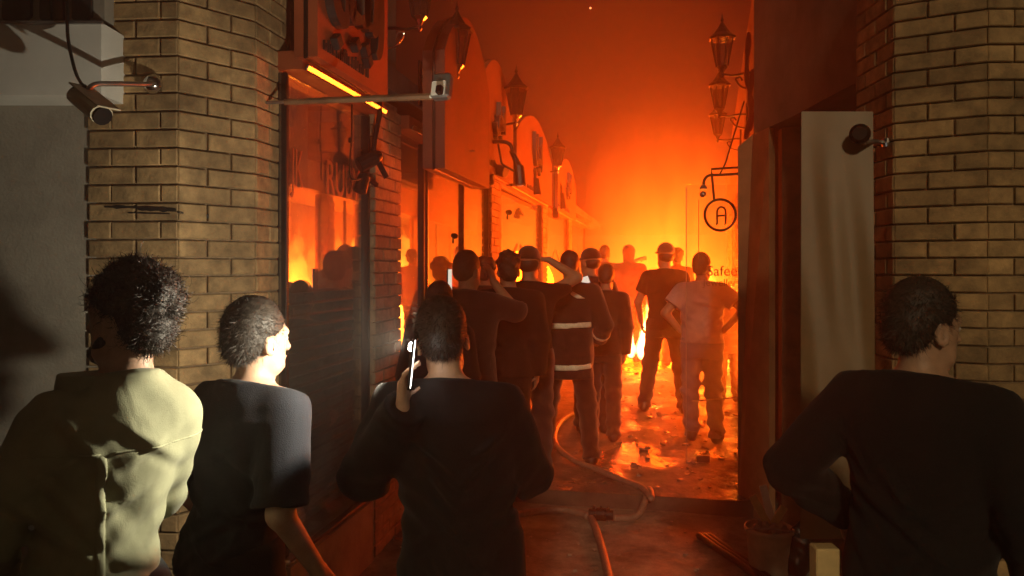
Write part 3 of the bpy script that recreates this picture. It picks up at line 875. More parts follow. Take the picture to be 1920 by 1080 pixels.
# cluster of cameras on the first pier
def pier_unit(px, py, d, label, hd, size=1.0):
    c = at(px, py, d)
    u = empty('spot_lamp', c, label, 'lamp')
    R_ = frame_from(hd)
    part('body', oriented(lambda m_: m_.lathe([(0.016 * size, -0.06 * size), (0.034 * size, -0.03 * size), (0.038 * size, 0.06 * size), (0.033 * size, 0.062 * size)], 12), R_ @ Matrix.Rotation(-math.pi / 2, 3, 'X'), c), M['black_metal'], u)
    part('bracket', oriented(lambda m_: m_.box((0, -0.03 * size, -0.06 * size), (0.02 * size, 0.02 * size, 0.09 * size)), R_, c), M['black_metal'], u)
    return u
pier_unit(694, 300, 4.42, 'upper black spot lamp on the first brick pier', cs(-0.8, -0.4, -0.5), 1.3)
pier_unit(680, 340, 4.40, 'small round black lamp hanging just left of the first brick pier', cs(-0.2, -0.3, -0.9), 1.1)
pier_unit(908, 318, 7.35, 'black floodlight on the left face of the second pier', cs(-0.9, -0.3, -0.25), 1.5)
pier_unit(934, 319, 7.35, 'black floodlight on the right face of the second pier', cs(0.8, -0.5, -0.25), 1.5)
pier_unit(851, 442, 5.4, 'tiny dark handle lamp on the glass of the second shop', cs(0.3, -0.8, -0.1), 0.55)
pier_unit(953, 398, 8.6, 'tiny black lamp on the chevron window', cs(0.3, -0.8, -0.1), 0.8)
pier_unit(1041, 398, 11.0, 'faint hanging lamp beside the third pier', cs(0.1, -0.5, -1), 1.3)
# vertical conduit with cable on the first pier, and the wire on the window
cd = empty('conduit', at(712, 300, 4.45), 'dark conduit running up the edge of the first brick pier', 'conduit')
part('pipe', MB().tube([at(712, 146, 4.5), at(712, 215, 4.46), at(703, 260, 4.44), at(698, 300, 4.42)], 0.016, 8), M['black_metal'], cd)
wr = empty('hanging_wire', at(657, 200, 4.1), 'thin black wire hanging down the first shop window', 'wire')
part('strand', MB().tube(spline([at(660, 196, 4.15), at(659, 262, 4.14), at(656, 300, 4.14), at(657, 332, 4.14), at(668, 337, 4.2), at(676, 335, 4.28)], 6), 0.005, 6), M['black_metal'], wr)
part('clip', MB().box(at(657, 263, 4.13), (0.02, 0.02, 0.03), bevel=0.004), M['black_metal'], wr)

# bent arm floodlight on the second pier
bf = empty('bent_floodlight', at(960, 268, 7.2), 'long black floodlight drooping from a bent arm by the second pier', 'floodlight')
part('arm', MB().tube(spline([at(888, 264, 7.25), at(920, 266, 7.2), at(945, 266, 7.15), at(957, 272, 7.15), at(961, 285, 7.15)], 6), 0.018, 8), M['black_metal'], bf, True)
part('neck', MB().tube([at(958, 282, 7.15), at(967, 300, 7.15), at(974, 318, 7.15)], [0.02, 0.028, 0.045], 8), M['black_metal'], bf, True)
part('head', MB().tube([at(973, 312, 7.15), at(976, 347, 7.12)], [0.05, 0.052], 10), M['black_metal'], bf)
part('lamp_face', MB().tube([at(976, 347, 7.12), at(976, 349, 7.12)], [0.03, 0.03], 10), M['white_paint'], bf)
for (pts_, lab) in [([(905, 268), (907, 290), (899, 305), (905, 316)], 'sagging cable under the bent floodlight arm'),
                    ([(934, 270), (938, 292), (941, 306), (948, 312), (966, 322)], 'cable running from the second pier to the drooping floodlight'),
                    ([(888, 270), (888, 300), (893, 322), (895, 336)], 'loose cable end left of the second pier')]:
    cb = empty('cable', at(pts_[0][0], pts_[0][1], 7.3), lab, 'cable')
    part('strand', MB().tube(spline([at(x, y, 7.25) for x, y in pts_], 6), 0.011, 6), M['black_metal'], cb, True)
# further camera arms in the haze
for (x, y, d, lab) in [(1003, 345, 9.6, 'hazy drooping camera on the third shop'), (1052, 372, 12.2, 'hazy drooping camera on the fourth shop')]:
    c = empty('drooping_camera', at(x, y, d), lab, 'security camera')
    part('arm', MB().tube(spline([at(x - 22, y - 34, d), at(x - 6, y - 32, d), at(x, y - 22, d), at(x, y - 8, d)], 5), 0.02, 6), M['black_metal'], c, True)
    part('head', MB().tube([at(x, y - 10, d), at(x + 3, y + 20, d)], [0.05, 0.062], 8), M['black_metal'], c)

# round hanging sign with the arched letter A, and gooseneck lamp
hs = empty('hanging_sign', at(1350, 403, 5.62), 'round ring sign with an arched letter A hanging from the corner panel', 'sign')
ringc = at(1350.5, 403, 5.62)
Rc = Vector((CY, SY, 0))
ring = [ringc + Rc * 0.118 * math.cos(2 * math.pi * k / 40) + Vector((0, 0, 0.118 * math.sin(2 * math.pi * k / 40))) for k in range(40)]
part('ring', MB().tube(ring, 0.0105, 8, closed=True), M['black_metal'], hs, True)
def A(u, v): return ringc + Rc * u * 0.0040 + Vector((0, 0, -v * 0.0040))
for st in ([(-8, 17), (-6, 16), (-6, -2), (-5, -10), (0, -15), (6, -14), (10, -8), (10, 15), (8, 17)], [(-6, 2), (8, 1)]):
    part('letter', MB().tube(spline([A(*p) for p in st], 4), 0.0075, 6), M['black_metal'], hs, True)
part('disc', oriented(lambda m_: m_.lathe([(0.112, 0), (0.112, 0.006)], 32), frame_from(cs(0, -1, 0)) @ Matrix.Rotation(-math.pi / 2, 3, 'X'), ringc + cs(0, 0.012)), M['door_glass'], hs)
part('bracket', MB().tube([at(1386, 314, 5.62), at(1334, 317, 5.62), at(1335, 330, 5.62), at(1339, 374, 5.62)], 0.009, 6), M['black_metal'], hs)
gn = empty('gooseneck_lamp', at(1350, 326, 5.66), 'small gooseneck lamp curving down beside the round hanging sign', 'lamp')
part('arm', MB().tube(spline([at(1386, 326, 5.66), at(1350, 328, 5.66), at(1330, 329, 5.66), at(1321, 337, 5.66), at(1319, 349, 5.66)], 6), 0.011, 8), M['black_metal'], gn, True)
part('cap', MB().lathe([(0.008, 0.03), (0.03, 0.0), (0.028, -0.012)], 12, at(1319, 352, 5.66)), M['grey_metal'], gn)
part('bulb', MB().lathe([(0.006, 0.024), (0.024, 0.010), (0.026, -0.008), (0.014, -0.024)], 12, at(1318, 364, 5.66)), M['grey_metal'], gn, True)
cb = empty('cable', at(1372, 280, 5.7), 'cable hanging from the right wall down to the ring sign', 'cable')
part('strand', MB().tube(spline([at(1395, 190, 6.0), at(1383, 230, 5.8), at(1368, 280, 5.7), at(1360, 306, 5.66), at(1350, 326, 5.66)], 6), 0.006, 6), M['black_metal'], cb, True)
for k, (pts_, lab) in enumerate([([(1404, 60), (1400, 140), (1408, 200), (1398, 262)], 'thick bunch of cable along the right corner'), ([(1412, 130), (1406, 190), (1413, 222), (1400, 250)], 'twisted strip hanging at the right corner')]):
    cb = empty('cable', at(1404, 60, 5.9), lab, 'cable')
    part('strand', MB().tube(spline([at(x, y, 5.85) for x, y in pts_], 6), [0.012 + 0.012 * abs(math.sin(i * .7)) for i in range(19)], 6), M['board'], cb, True)

# right security camera on the column
rc = empty('security_camera', at(1640, 268, 3.45), 'small dark security camera at the top corner of the plastic sheet', 'security camera')
part('body', oriented(lambda m_: m_.lathe([(0.03, 0), (0.045, 0.02), (0.046, 0.05), (0.02, 0.085)], 14), frame_from(cs(-0.5, -1, -0.1)) @ Matrix.Rotation(math.pi / 2, 3, 'X'), at(1612, 250, 3.3)), M['black_metal'], rc)
part('arm', MB().tube([at(1622, 266, 3.34), at(1642, 265, 3.40), at(1664, 268, 3.48)], 0.010, 6), M['grey_metal'], rc)
part('wall_cup', MB().lathe([(0.02, -0.02), (0.025, 0.0), (0.02, 0.02)], 12, at(1663, 268, 3.45)), M['chrome'], rc)

# frameless glass door standing open, with its printed name
gd0 = at(1287, HORIZON, 6.30); gd1 = at(1412, HORIZON, 6.30)
gd = empty('glass_door', (gd0.x, gd0.y, 0.02), 'frameless glass door standing open before the man in the grey shirt, name printed on it', 'glass door')
dv = (gd1 - gd0); dv.z = 0; dn = dv.normalized()
fw = cs(0, 1)
def onD(px, py): return at(px, py, 6.295)
part('pane', MB().plate([gd0.xy.to_3d() + Vector((0, 0, 0.03)), gd1.xy.to_3d() + Vector((0, 0, 0.03)), gd1.xy.to_3d() + Vector((0, 0, 2.40)), gd0.xy.to_3d() + Vector((0, 0, 2.40))], fw * 0.010), M['door_glass'], gd)
part('edge_strip', MB().box(gd0.xy.to_3d() + Vector((0, 0, 1.2)) + fw * 0.005, (0.005, 0.012, 2.36), rot=Matrix.Rotation(YAW, 3, 'Z')), M['grey_metal'], gd)
part('patch_lock', MB().plate([onD(1307, 855), onD(1331, 855), onD(1331, 882), onD(1307, 882)], fw * 0.03), M['dark_letter'], gd)
part('inner_strip', MB().box(at(1310, 430, 6.30), (0.003, 0.012, 0.5), rot=Matrix.Rotation(YAW, 3, 'Z')), M['wood'], gd)
part('middle_rail', MB().tube([onD(1297, 752), onD(1400, 744)], 0.006, 6), M['grey_metal'], gd)
part('bottom_rail', MB().box(at(1349, 867, 6.30), (0.57, 0.014, 0.008), rot=Matrix.Rotation(YAW, 3, 'Z')), M['grey_metal'], gd)
wall_text('Safeer', 0.125, at(1325, 517, 6.285), gd, M['wood'], extrude=0.002, rotz=YAW, align='LEFT')
wall_text('Jewellery', 0.085, at(1318, 536, 6.285), gd, M['wood'], extrude=0.002, rotz=YAW, align='LEFT', sx=1.05)
# ------------------------------------------------------------------ people: one smooth surface grown from tapered limbs
def V(*a): return np.array(a, dtype=float)

def rot_z(a):
    c, s = math.cos(a), math.sin(a); return np.array([[c, -s, 0], [s, c, 0], [0, 0, 1.0]])
def rot_x(a):
    c, s = math.cos(a), math.sin(a); return np.array([[1.0, 0, 0], [0, c, -s], [0, s, c]])
def rot_y(a):
    c, s = math.cos(a), math.sin(a); return np.array([[c, 0, s], [0, 1.0, 0], [-s, 0, c]])

def rc(a, b, ra, rb, k=0.03, cut=None): return dict(t='rc', a=V(*a), b=V(*b), ra=ra, rb=rb, k=k, cut=cut)
def el(c, r, R=None, k=0.03, sub=False, cut=None): return dict(t='el', c=V(*c), r=V(*r), R=np.eye(3) if R is None else R, k=k, sub=sub, cut=cut)
def loft(levels, k=0.04, cut=None): return dict(t='loft', L=np.array(levels, dtype=float), k=k, cut=cut)

def p_bbox(p):
    if p['t'] == 'rc':
        r = max(p['ra'], p['rb']); return np.minimum(p['a'], p['b']) - r, np.maximum(p['a'], p['b']) + r
    if p['t'] == 'el':
        r = max(p['r']); return p['c'] - r, p['c'] + r
    L = p['L']
    return V((L[:, 1] - L[:, 3]).min(), (L[:, 2] - L[:, 4]).min(), L[:, 0].min()), V((L[:, 1] + L[:, 3]).max(), (L[:, 2] + L[:, 4]).max(), L[:, 0].max())

def p_eval(p, X, Y, Z):
    if p['t'] == 'rc':
        a, b = p['a'], p['b']; ba = b - a; l2 = max(ba @ ba, 1e-9)
        h = np.clip(((X - a[0]) * ba[0] + (Y - a[1]) * ba[1] + (Z - a[2]) * ba[2]) / l2, 0, 1)
        d = np.sqrt((X - a[0] - h * ba[0]) ** 2 + (Y - a[1] - h * ba[1]) ** 2 + (Z - a[2] - h * ba[2]) ** 2) - (p['ra'] + (p['rb'] - p['ra']) * h)
    elif p['t'] == 'el':
        c, R, r = p['c'], p['R'], p['r']
        dx, dy, dz = X - c[0], Y - c[1], Z - c[2]
        u = (R[0, 0] * dx + R[1, 0] * dy + R[2, 0] * dz) / r[0]
        v = (R[0, 1] * dx + R[1, 1] * dy + R[2, 1] * dz) / r[1]
        w = (R[0, 2] * dx + R[1, 2] * dy + R[2, 2] * dz) / r[2]
        k0 = np.sqrt(u * u + v * v + w * w) + 1e-9
        k1 = np.sqrt((u / r[0]) ** 2 + (v / r[1]) ** 2 + (w / r[2]) ** 2) + 1e-9
        d = k0 * (k0 - 1) / k1
    else:
        L = p['L']; z = Z[0, 0, :]
        cx, cy, rx_, ry_ = [np.interp(z, L[:, 0], L[:, i])[None, None, :] for i in (1, 2, 3, 4)]
        q = np.sqrt(((X - cx) / rx_) ** 2 + ((Y - cy) / ry_) ** 2) + 1e-9
        d = (q - 1) * np.minimum(rx_, ry_) * (0.5 + 0.5 * np.minimum(1, q))
        zz = np.maximum(L[0, 0] - Z, Z - L[-1, 0])
        d = np.maximum(d, zz)
    if p['cut'] is not None:
        for (pt, nr) in p['cut']:
            pt = V(*pt); nr = V(*nr); nr = nr / np.linalg.norm(nr)
            d = np.maximum(d, (X - pt[0]) * nr[0] + (Y - pt[1]) * nr[1] + (Z - pt[2]) * nr[2])
    return d

CORN = np.array([(0, 0, 0), (1, 0, 0), (1, 1, 0), (0, 1, 0), (0, 0, 1), (1, 0, 1), (1, 1, 1), (0, 1, 1)])
EDG = [(0, 1), (1, 2), (2, 3), (3, 0), (4, 5), (5, 6), (6, 7), (7, 4), (0, 4), (1, 5), (2, 6), (3, 7)]

def grow(prims, vox, cuts=(), noise=None, inflate=0.0):
    lo = np.min([p_bbox(p)[0] for p in prims if not p.get('sub')], axis=0) - inflate - 0.03 - 2 * vox
    hi = np.max([p_bbox(p)[1] for p in prims if not p.get('sub')], axis=0) + inflate + 0.03 + 2 * vox
    n = np.ceil((hi - lo) / vox).astype(int) + 1
    ax = [lo[i] + vox * np.arange(n[i]) for i in range(3)]
    F = np.full(n, 0.25, dtype=np.float32)
    for p in prims:
        b0, b1 = p_bbox(p); mg = inflate + p['k'] + 0.03
        i0 = np.maximum(np.floor((b0 - mg - lo) / vox).astype(int), 0); i1 = np.minimum(np.ceil((b1 + mg - lo) / vox).astype(int) + 1, n)
        if (i1 <= i0).any(): continue
        sl = tuple(slice(i0[i], i1[i]) for i in range(3))
        X = ax[0][sl[0]][:, None, None]; Y = ax[1][sl[1]][None, :, None]; Z = ax[2][sl[2]][None, None, :]
        d = p_eval(p, X, Y, Z) - inflate
        A = F[sl]; k = p['k']
        if p.get('sub'):
            d = -d; h = np.maximum(k - np.abs(A - d), 0) / k
            F[sl] = np.maximum(A, d) + h * h * k / 4
        else:
            h = np.maximum(k - np.abs(A - d), 0) / k
            F[sl] = np.minimum(A, d) - h * h * k / 4
    X = ax[0][:, None, None]; Y = ax[1][None, :, None]; Z = ax[2][None, None, :]
    if noise is not None:
        F += noise(X, Y, Z).astype(np.float32)
    for (pt, nr) in cuts:
        nr = V(*nr); nr = nr / np.linalg.norm(nr); pt = V(*pt)
        F = np.maximum(F, ((X - pt[0]) * nr[0] + (Y - pt[1]) * nr[1] + (Z - pt[2]) * nr[2]).astype(np.float32))
    F[0] = F[-1] = 0.2; F[:, 0] = F[:, -1] = 0.2; F[:, :, 0] = F[:, :, -1] = 0.2
    s = F < 0
    cnt = np.zeros(tuple(n - 1), dtype=np.uint8)
    for c in CORN:
        cnt += s[c[0]:n[0] - 1 + c[0], c[1]:n[1] - 1 + c[1], c[2]:n[2] - 1 + c[2]]
    act = (cnt > 0) & (cnt < 8)
    ai = np.argwhere(act)
    if len(ai) == 0: return np.zeros((0, 3)), np.zeros((0, 4), int)
    idx = np.full(tuple(n - 1), -1, dtype=np.int32); idx[act] = np.arange(len(ai))
    acc = np.zeros((len(ai), 3)); w = np.zeros(len(ai))
    fv = [F[ai[:, 0] + c[0], ai[:, 1] + c[1], ai[:, 2] + c[2]] for c in CORN]
    for e0, e1 in EDG:
        f1, f2 = fv[e0], fv[e1]; m = (f1 < 0) != (f2 < 0)
        t = f1[m] / (f1[m] - f2[m])
        acc[m] += CORN[e0] + t[:, None] * (CORN[e1] - CORN[e0]); w[m] += 1
    verts = (ai + acc / w[:, None]) * vox + lo
    quads = []
    for axn in range(3):
        o = [(axn + 1) % 3, (axn + 2) % 3]
        A = [slice(0, n[i]) for i in range(3)]; B = [slice(0, n[i]) for i in range(3)]
        A[axn] = slice(0, n[axn] - 1); B[axn] = slice(1, n[axn])
        ch = s[tuple(A)] != s[tuple(B)]
        ii = np.argwhere(ch)
        ii = ii[(ii[:, o[0]] > 0) & (ii[:, o[1]] > 0)]
        d0 = np.zeros(3, int); d0[o[0]] = 1; d1 = np.zeros(3, int); d1[o[1]] = 1
        q = np.stack([idx[tuple((ii - d0 - d1).T)], idx[tuple((ii - d1).T)], idx[tuple(ii.T)], idx[tuple((ii - d0).T)]], axis=1)
        ins = s[tuple(ii.T)]
        q[~ins] = q[~ins][:, ::-1]
        quads.append(q)
    return verts, np.concatenate(quads)

def grown(name, prims, vox, material, parent=None, **kw):
    v, q = grow(prims, vox, **kw)
    me = from_arrays(name, v, quads=q, material=material, smooth=True)
    return link(bpy.data.objects.new(name, me), parent)

def skin(name, col, rough=0.55):
    return mat(name, col, rough, var=0.12, scale=25, bump=0.06, bscale=180, sss=0.18)
def cloth(name, col, rough=0.85, bump=0.35, sheen=0.3, var=0.12):
    m = mat(name, col, rough, var=var, scale=9, bump=bump, bscale=320, spec=0.25)
    n = m.node_tree.nodes; l = m.node_tree.links
    old = [x for x in n if x.type == 'BUMP'][0]
    tc = [x for x in n if x.type == 'TEX_COORD'][0]
    wz = n.new('ShaderNodeTexNoise'); wz.inputs['Scale'].default_value = 8; wz.inputs['Detail'].default_value = 1.5; wz.inputs['Distortion'].default_value = 0.5; wz.inputs['Roughness'].default_value = 0.4
    mp = n.new('ShaderNodeMapping'); mp.inputs['Scale'].default_value = (1.5, 1.5, 0.6)
    l.new(tc.outputs['Object'], mp.inputs['Vector']); l.new(mp.outputs['Vector'], wz.inputs['Vector'])
    b2 = n.new('ShaderNodeBump'); b2.inputs['Strength'].default_value = 0.30; b2.inputs['Distance'].default_value = 0.03
    l.new(wz.outputs['Fac'], b2.inputs['Height']); l.new(b2.outputs['Normal'], old.inputs['Normal'])
    m.node_tree.nodes['Principled BSDF'].inputs['Sheen Weight'].default_value = sheen
    m.node_tree.nodes['Principled BSDF'].inputs['Sheen Roughness'].default_value = 0.5
    return m
SK = {'light': skin('skin_light', (0.50, 0.31, 0.21)), 'mid': skin('skin_mid', (0.36, 0.21, 0.13))}
HAIR = mat('dark_hair', (0.030, 0.022, 0.016), 0.55, var=0.4, scale=60, bump=0.2, bscale=260, spec=0.45)
EYE = mat('eye_white', (0.42, 0.38, 0.34), 0.3, var=0.1)
def finger_chain(w, d, nrm, L, r, curl, vox):
    """two bent segments from w along d, curling towards nrm"""
    d = d / np.linalg.norm(d)
    d1 = d * math.cos(curl * .6) + nrm * math.sin(curl * .6)
    d2 = d * math.cos(curl * 1.5) + nrm * math.sin(curl * 1.5)
    m = w + d1 * L * 0.5; e = m + d2 * L * 0.5
    r = max(r, vox * 0.62)
    return [rc(w, m, r * 1.05, r, 0.006), rc(m, e, r, r * 0.85, 0.006)]

def hand_prims(wrist, d, palm_n, side, curl, vox, sc=1.0):
    """d: towards the fingers, palm_n: out of the palm, side: +1 / -1 the side of the thumb along palm_n x d"""
    d = V(*d); d /= np.linalg.norm(d); nn = V(*palm_n); nn = nn - d * (nn @ d); nn /= np.linalg.norm(nn)
    s = np.cross(nn, d) * side
    w = V(*wrist); P = []
    for k, o in enumerate((0.026, 0.009, -0.009, -0.026)):
        P.append(rc(w + d * 0.012 + s * o * 0.6, w + d * 0.088 * sc + s * o, 0.0145, 0.0125, 0.014))
    for o, L in ((0.029, 0.068), (0.010, 0.077), (-0.010, 0.072), (-0.028, 0.056)):
        P += finger_chain(w + d * 0.092 * sc + s * o, d + s * o * 1.5, nn, L * sc, 0.0083, curl, vox)
    tb = w + d * 0.030 + s * 0.026
    P += finger_chain(tb, d * 0.62 + s * 0.72 + nn * 0.3, nn * 0.6 - s * 0.5, 0.068 * sc, 0.0100, curl * 0.6 + 0.1, vox)
    return P

def person(label, loc, yaw, height=1.75, vox=0.015, pose=None, head=(0, 0, 0), lean=(0, 0), shirt=None, sleeve='short', ease=0.014, hem=0.86,
           trousers=None, hair='short', skin_m='mid', extras=None, group=None, folds=1.0, wide=1.0, shoes=None, cuff=0.55, seed=0, belly=0.0):
    rnd = random.Random(seed)
    P = dict(neck=V(0, -0.015, 1.43), headp=V(0, 0.0, 1.52),
             shL=V(-0.175, -0.01, 1.405), elL=V(-0.235, -0.035, 1.13), wrL=V(-0.225, 0.04, 0.885),
             shR=V(0.175, -0.01, 1.405), elR=V(0.235, -0.035, 1.13), wrR=V(0.225, 0.04, 0.885),
             hiL=V(-0.092, 0, 0.92), knL=V(-0.105, 0.02, 0.50), anL=V(-0.11, -0.03, 0.085), toL=V(-0.135, 0.13, 0.032),
             hiR=V(0.092, 0, 0.92), knR=V(0.105, 0.02, 0.50), anR=V(0.11, -0.03, 0.085), toR=V(0.135, 0.13, 0.032),
             hdL=None, hnL=None, hdR=None, hnR=None, curlL=0.45, curlR=0.45)
    def sh(p):
        p = V(*p); t = max(0.0, p[2] - 0.95)
        return p + V(lean[0] * t, lean[1] * t, -0.25 * (lean[0] ** 2 + lean[1] ** 2) * t * 2)
    for k in ('neck', 'headp', 'shL', 'elL', 'wrL', 'shR', 'elR', 'wrR'):
        P[k] = P[k] * V(wide if k[:2] in ('sh', 'el', 'wr') else 1, 1, 1)
        if not (pose and k in pose): P[k] = sh(P[k])
    if pose:
        for k, v in pose.items(): P[k] = V(*v) if isinstance(v, (tuple, list)) else v
    tl = [(0.80, 0, 0.0, .150, .112), (0.90, 0, -0.005, .160, .118), (0.98, 0, 0, .150, .108), (1.08, 0, 0.005 + belly * .3, .138 + belly * .4, .100 + belly * .5), (1.20, 0, 0.005, .152, .108),
          (1.30, 0, -0.002, .168, .114), (1.38, 0, -0.010, .165, .100), (1.43, 0, -0.016, .115, .075), (1.47, 0, -0.016, .06, .06)]
    tl = [(z, sh((cx, cy, z))[0], sh((cx, cy, z))[1], a * wide, b) for z, cx, cy, a, b in tl]
    torso = [loft(tl, 0.05)]
    sL, sR = P['shL'], P['shR']
    yoke = [rc(sL * V(.8, 1, 1) + sR * V(.1, 0, 0) * 0, sR, 0.062, 0.062, 0.05)] if False else [rc(sL + (sR - sL) * .12, sR + (sL - sR) * .12, 0.060, 0.060, 0.06),
            rc(P['neck'] + V(0, 0, 0.01), sL + V(0.03, 0, 0.015), 0.05, 0.045, 0.05), rc(P['neck'] + V(0, 0, 0.01), sR + V(-0.03, 0, 0.015), 0.05, 0.045, 0.05)]
    armL = [rc(sL, P['elL'], 0.054, 0.041, 0.035), rc(P['elL'], P['wrL'], 0.041, 0.028, 0.02)]
    armR = [rc(sR, P['elR'], 0.054, 0.041, 0.035), rc(P['elR'], P['wrR'], 0.041, 0.028, 0.02)]
    legs = []
    for s in 'LR':
        legs += [rc(P['hi' + s], P['kn' + s], 0.086, 0.057, 0.04), rc(P['kn' + s], P['an' + s] , 0.056, 0.037, 0.03),
                 rc(P['kn' + s] + (P['an' + s] - P['kn' + s]) * .3 + V(0, -0.018, 0), P['an' + s], 0.052, 0.03, 0.03),
                 rc(P['an' + s] + V(0, -0.02, -0.03), P['to' + s], 0.036, 0.026, 0.03)]
    hands = []
    for s, sd in (('L', 1), ('R', -1)):
        d = P['hd' + s]; d = (P['wr' + s] - P['el' + s]) if d is None else V(*d)
        nn = P['hn' + s]; nn = V(-1.0 if s == 'R' else 1.0, 0.25, 0) if nn is None else V(*nn)
        hands += hand_prims(P['wr' + s], d, nn, -sd, P['curl' + s], vox)
    # head
    hy, hp, hr = head
    R = rot_z(hy) @ rot_x(-hp) @ rot_y(hr)
    o = P['headp']
    def H(x, y, z): return o + R @ V(x, y, z)
    hs = 1.0
    headp = [rc(P['neck'] + V(0, 0, -0.02), H(0, -0.008, 0.03), 0.058, 0.052, 0.03),
             el(H(0, -0.012, 0.142), (0.076, 0.096, 0.094), R, 0.03), el(H(0, 0.030, 0.085), (0.063, 0.068, 0.090), R, 0.03),
             rc(H(-0.028, 0.045, 0.020), H(0.028, 0.045, 0.020), 0.030, 0.030, 0.03), el(H(0, 0.083, 0.012), (0.022, 0.018, 0.018), R, 0.02),
             rc(H(0, 0.094, 0.112), H(0, 0.112, 0.072), 0.0085, 0.0145, 0.012), el(H(0, 0.094, 0.040), (0.024, 0.010, 0.009), R, 0.008),
             rc(H(-0.035, 0.082, 0.125), H(0.035, 0.082, 0.125), 0.012, 0.012, 0.018),
             el(H(-0.031, 0.099, 0.104), (0.014, 0.012, 0.009), R, 0.012, sub=True), el(H(0.031, 0.099, 0.104), (0.014, 0.012, 0.009), R, 0.012, sub=True)]
    for s in (-1, 1):
        Re = R @ rot_z(s * -0.35)
        headp += [el(H(s * 0.079, -0.004, 0.085), (0.010, 0.022, 0.034), Re, 0.010), el(H(s * 0.086, -0.002, 0.088), (0.006, 0.013, 0.022), Re, 0.006, sub=True)]
    sc = height / 1.75
    body = grown('person', torso + yoke + armL + armR + legs + hands + headp, vox, SK[skin_m])
    body.location = loc; body.rotation_euler = (0, 0, yaw); body.scale = (sc, sc, sc)
    tag(body, label, 'person', group)
    # eyes
    if vox < 0.012:
        for s in (-1, 1):
            me = MB().lathe([(0.001, -0.011), (0.008, -0.008), (0.0112, 0), (0.008, 0.008), (0.001, 0.011)], 10).mesh('eye', EYE, True)
            e = link(bpy.data.objects.new('eye', me), body); e.location = H(s * 0.031, 0.0835, 0.104)
    # clothes
    ph = [rnd.uniform(0, 6.28) for _ in range(8)]
    creases = []
    for k in range(14 if vox < .01 else 4):
        s_ = rnd.choice((-1, 1))
        creases.append((s_ * rnd.uniform(0.01, 0.15), rnd.uniform(0.86, 1.34), s_ * rnd.uniform(0.25, 1.6) * rnd.choice((1, 1, -0.6)), rnd.uniform(.004, .0085) * min(1.3, folds), rnd.uniform(.010, .017), rnd.uniform(.05, .13)))
    def fold(X, Y, Z):
        a = 0.0030 * folds * np.sin(30 * Z + 22 * X + 2.5 * np.sin(11 * X + 9 * Y + ph[0]) + ph[1]) * np.sin(13 * X - 11 * Y + 9 * Z + ph[2])
        w_ = X + 0.05 * np.sin(4.2 * Z + ph[3]) + 0.35 * Y
        q_ = np.sin(46 * w_ + ph[4])
        b = -0.0042 * folds * np.sign(q_) * np.abs(q_) ** 0.6 * np.clip((1.30 - Z) * 2.6, 0, 1) * (0.55 + 0.45 * np.sin(9 * X + 6 * Z + ph[7]))
        c = 0.0022 * folds * np.sin(75 * Z - 40 * np.abs(X) + 3 * np.sin(14 * X + ph[5])) * np.exp(-((Z - 1.12) / 0.10) ** 2)
        e = 0
        for (x0, zc, m_, am, wd, ln) in creases:
            d_ = (Z - zc - m_ * (X - x0)) / math.sqrt(1 + m_ * m_)
            win = np.exp(-(((X - x0) * math.sqrt(1 + m_ * m_)) / ln) ** 2)
            e = e - am * win * (np.exp(-(d_ / wd) ** 2) - 0.7 * np.exp(-((d_ + 1.9 * wd) / wd) ** 2))
        return 0.6 * a + 0.6 * b + c + e
    def fold_leg(X, Y, Z):
        zk = np.exp(-((Z - 0.5) / 0.13) ** 2) + 1.3 * np.exp(-((Z - 0.14) / 0.09) ** 2) + 0.35
        return 0.0055 * folds * zk * np.sin(48 * Z + 9 * X + 12 * Y + 2 * np.sin(17 * X + ph[5]) + ph[6])
    tz = [(z, cx, cy, a + 0.012, b + 0.010) for z, cx, cy, a, b in tl]
    z0 = hem - 0.03
    tz = [t for t in tz if t[0] > z0]
    first = tz[0]; tz = [(z0, first[1], first[2] , max(first[3], .168 * wide + .004 + belly * .3), max(first[4], .125))] + tz
    sl = []
    for s in 'LR':
        a, e, w_ = P['sh' + s], P['el' + s], P['wr' + s]
        if sleeve == 'short':
            u = (e - a) / np.linalg.norm(e - a); L = np.linalg.norm(e - a)
            q = a + u * L * (cuff + 0.35); pt = a + u * L * cuff
            sl.append(rc(a, q, 0.060, 0.064, 0.022, cut=[(pt, u)]))
        else:
            u = (w_ - e) / np.linalg.norm(w_ - e)
            sl += [rc(a, e, 0.060, 0.050, 0.022), rc(e, w_ + u * 0.05, 0.050, 0.038, 0.02, cut=[(w_ - u * 0.005, u)])]
    neck_cut = P['neck'] + V(0, 0, 0.045)
    if shirt is not None:
        top = [loft(tz, 0.05)] + yoke + sl
        grown('shirt', top, vox, shirt, body, inflate=ease, noise=fold, cuts=[((0, 0, hem), (0, 0, -1)), (tuple(neck_cut), (0, 0.45, 1.0))])
    if trousers is not None:
        tr = [loft([t for t in [(z, cx, cy, a + .008, b + .008) for z, cx, cy, a, b in tl] if t[0] <= 1.0], 0.05)]
        for s in 'LR':
            an = P['an' + s]; kn = P['kn' + s]
            u = an - kn; u = u / np.linalg.norm(u)
            tr += [rc(P['hi' + s], kn, 0.092, 0.070, 0.04), rc(kn, an + u * 0.05, 0.070, 0.060, 0.04, cut=[(an + u * 0.015, u)])]
        grown('trousers', tr, vox, trousers, body, inflate=0.010, noise=fold_leg, cuts=[((0, 0, 0.985), (0, 0, 1))])
    if shoes is not None:
        for s in 'LR':
            an = P['an' + s]; to = P['to' + s]
            sp = [rc(an + V(0, -0.03, -0.035), to + V(0, 0.01, 0.004), 0.044, 0.036, 0.03), rc(an + V(0, -0.012, 0.02), an + V(0, -0.005, -0.02), 0.048, 0.045, 0.03)]
            grown('shoe', sp, vox, shoes, body, inflate=0.004, cuts=[((0, 0, 0.003), (0, 0, -1))])
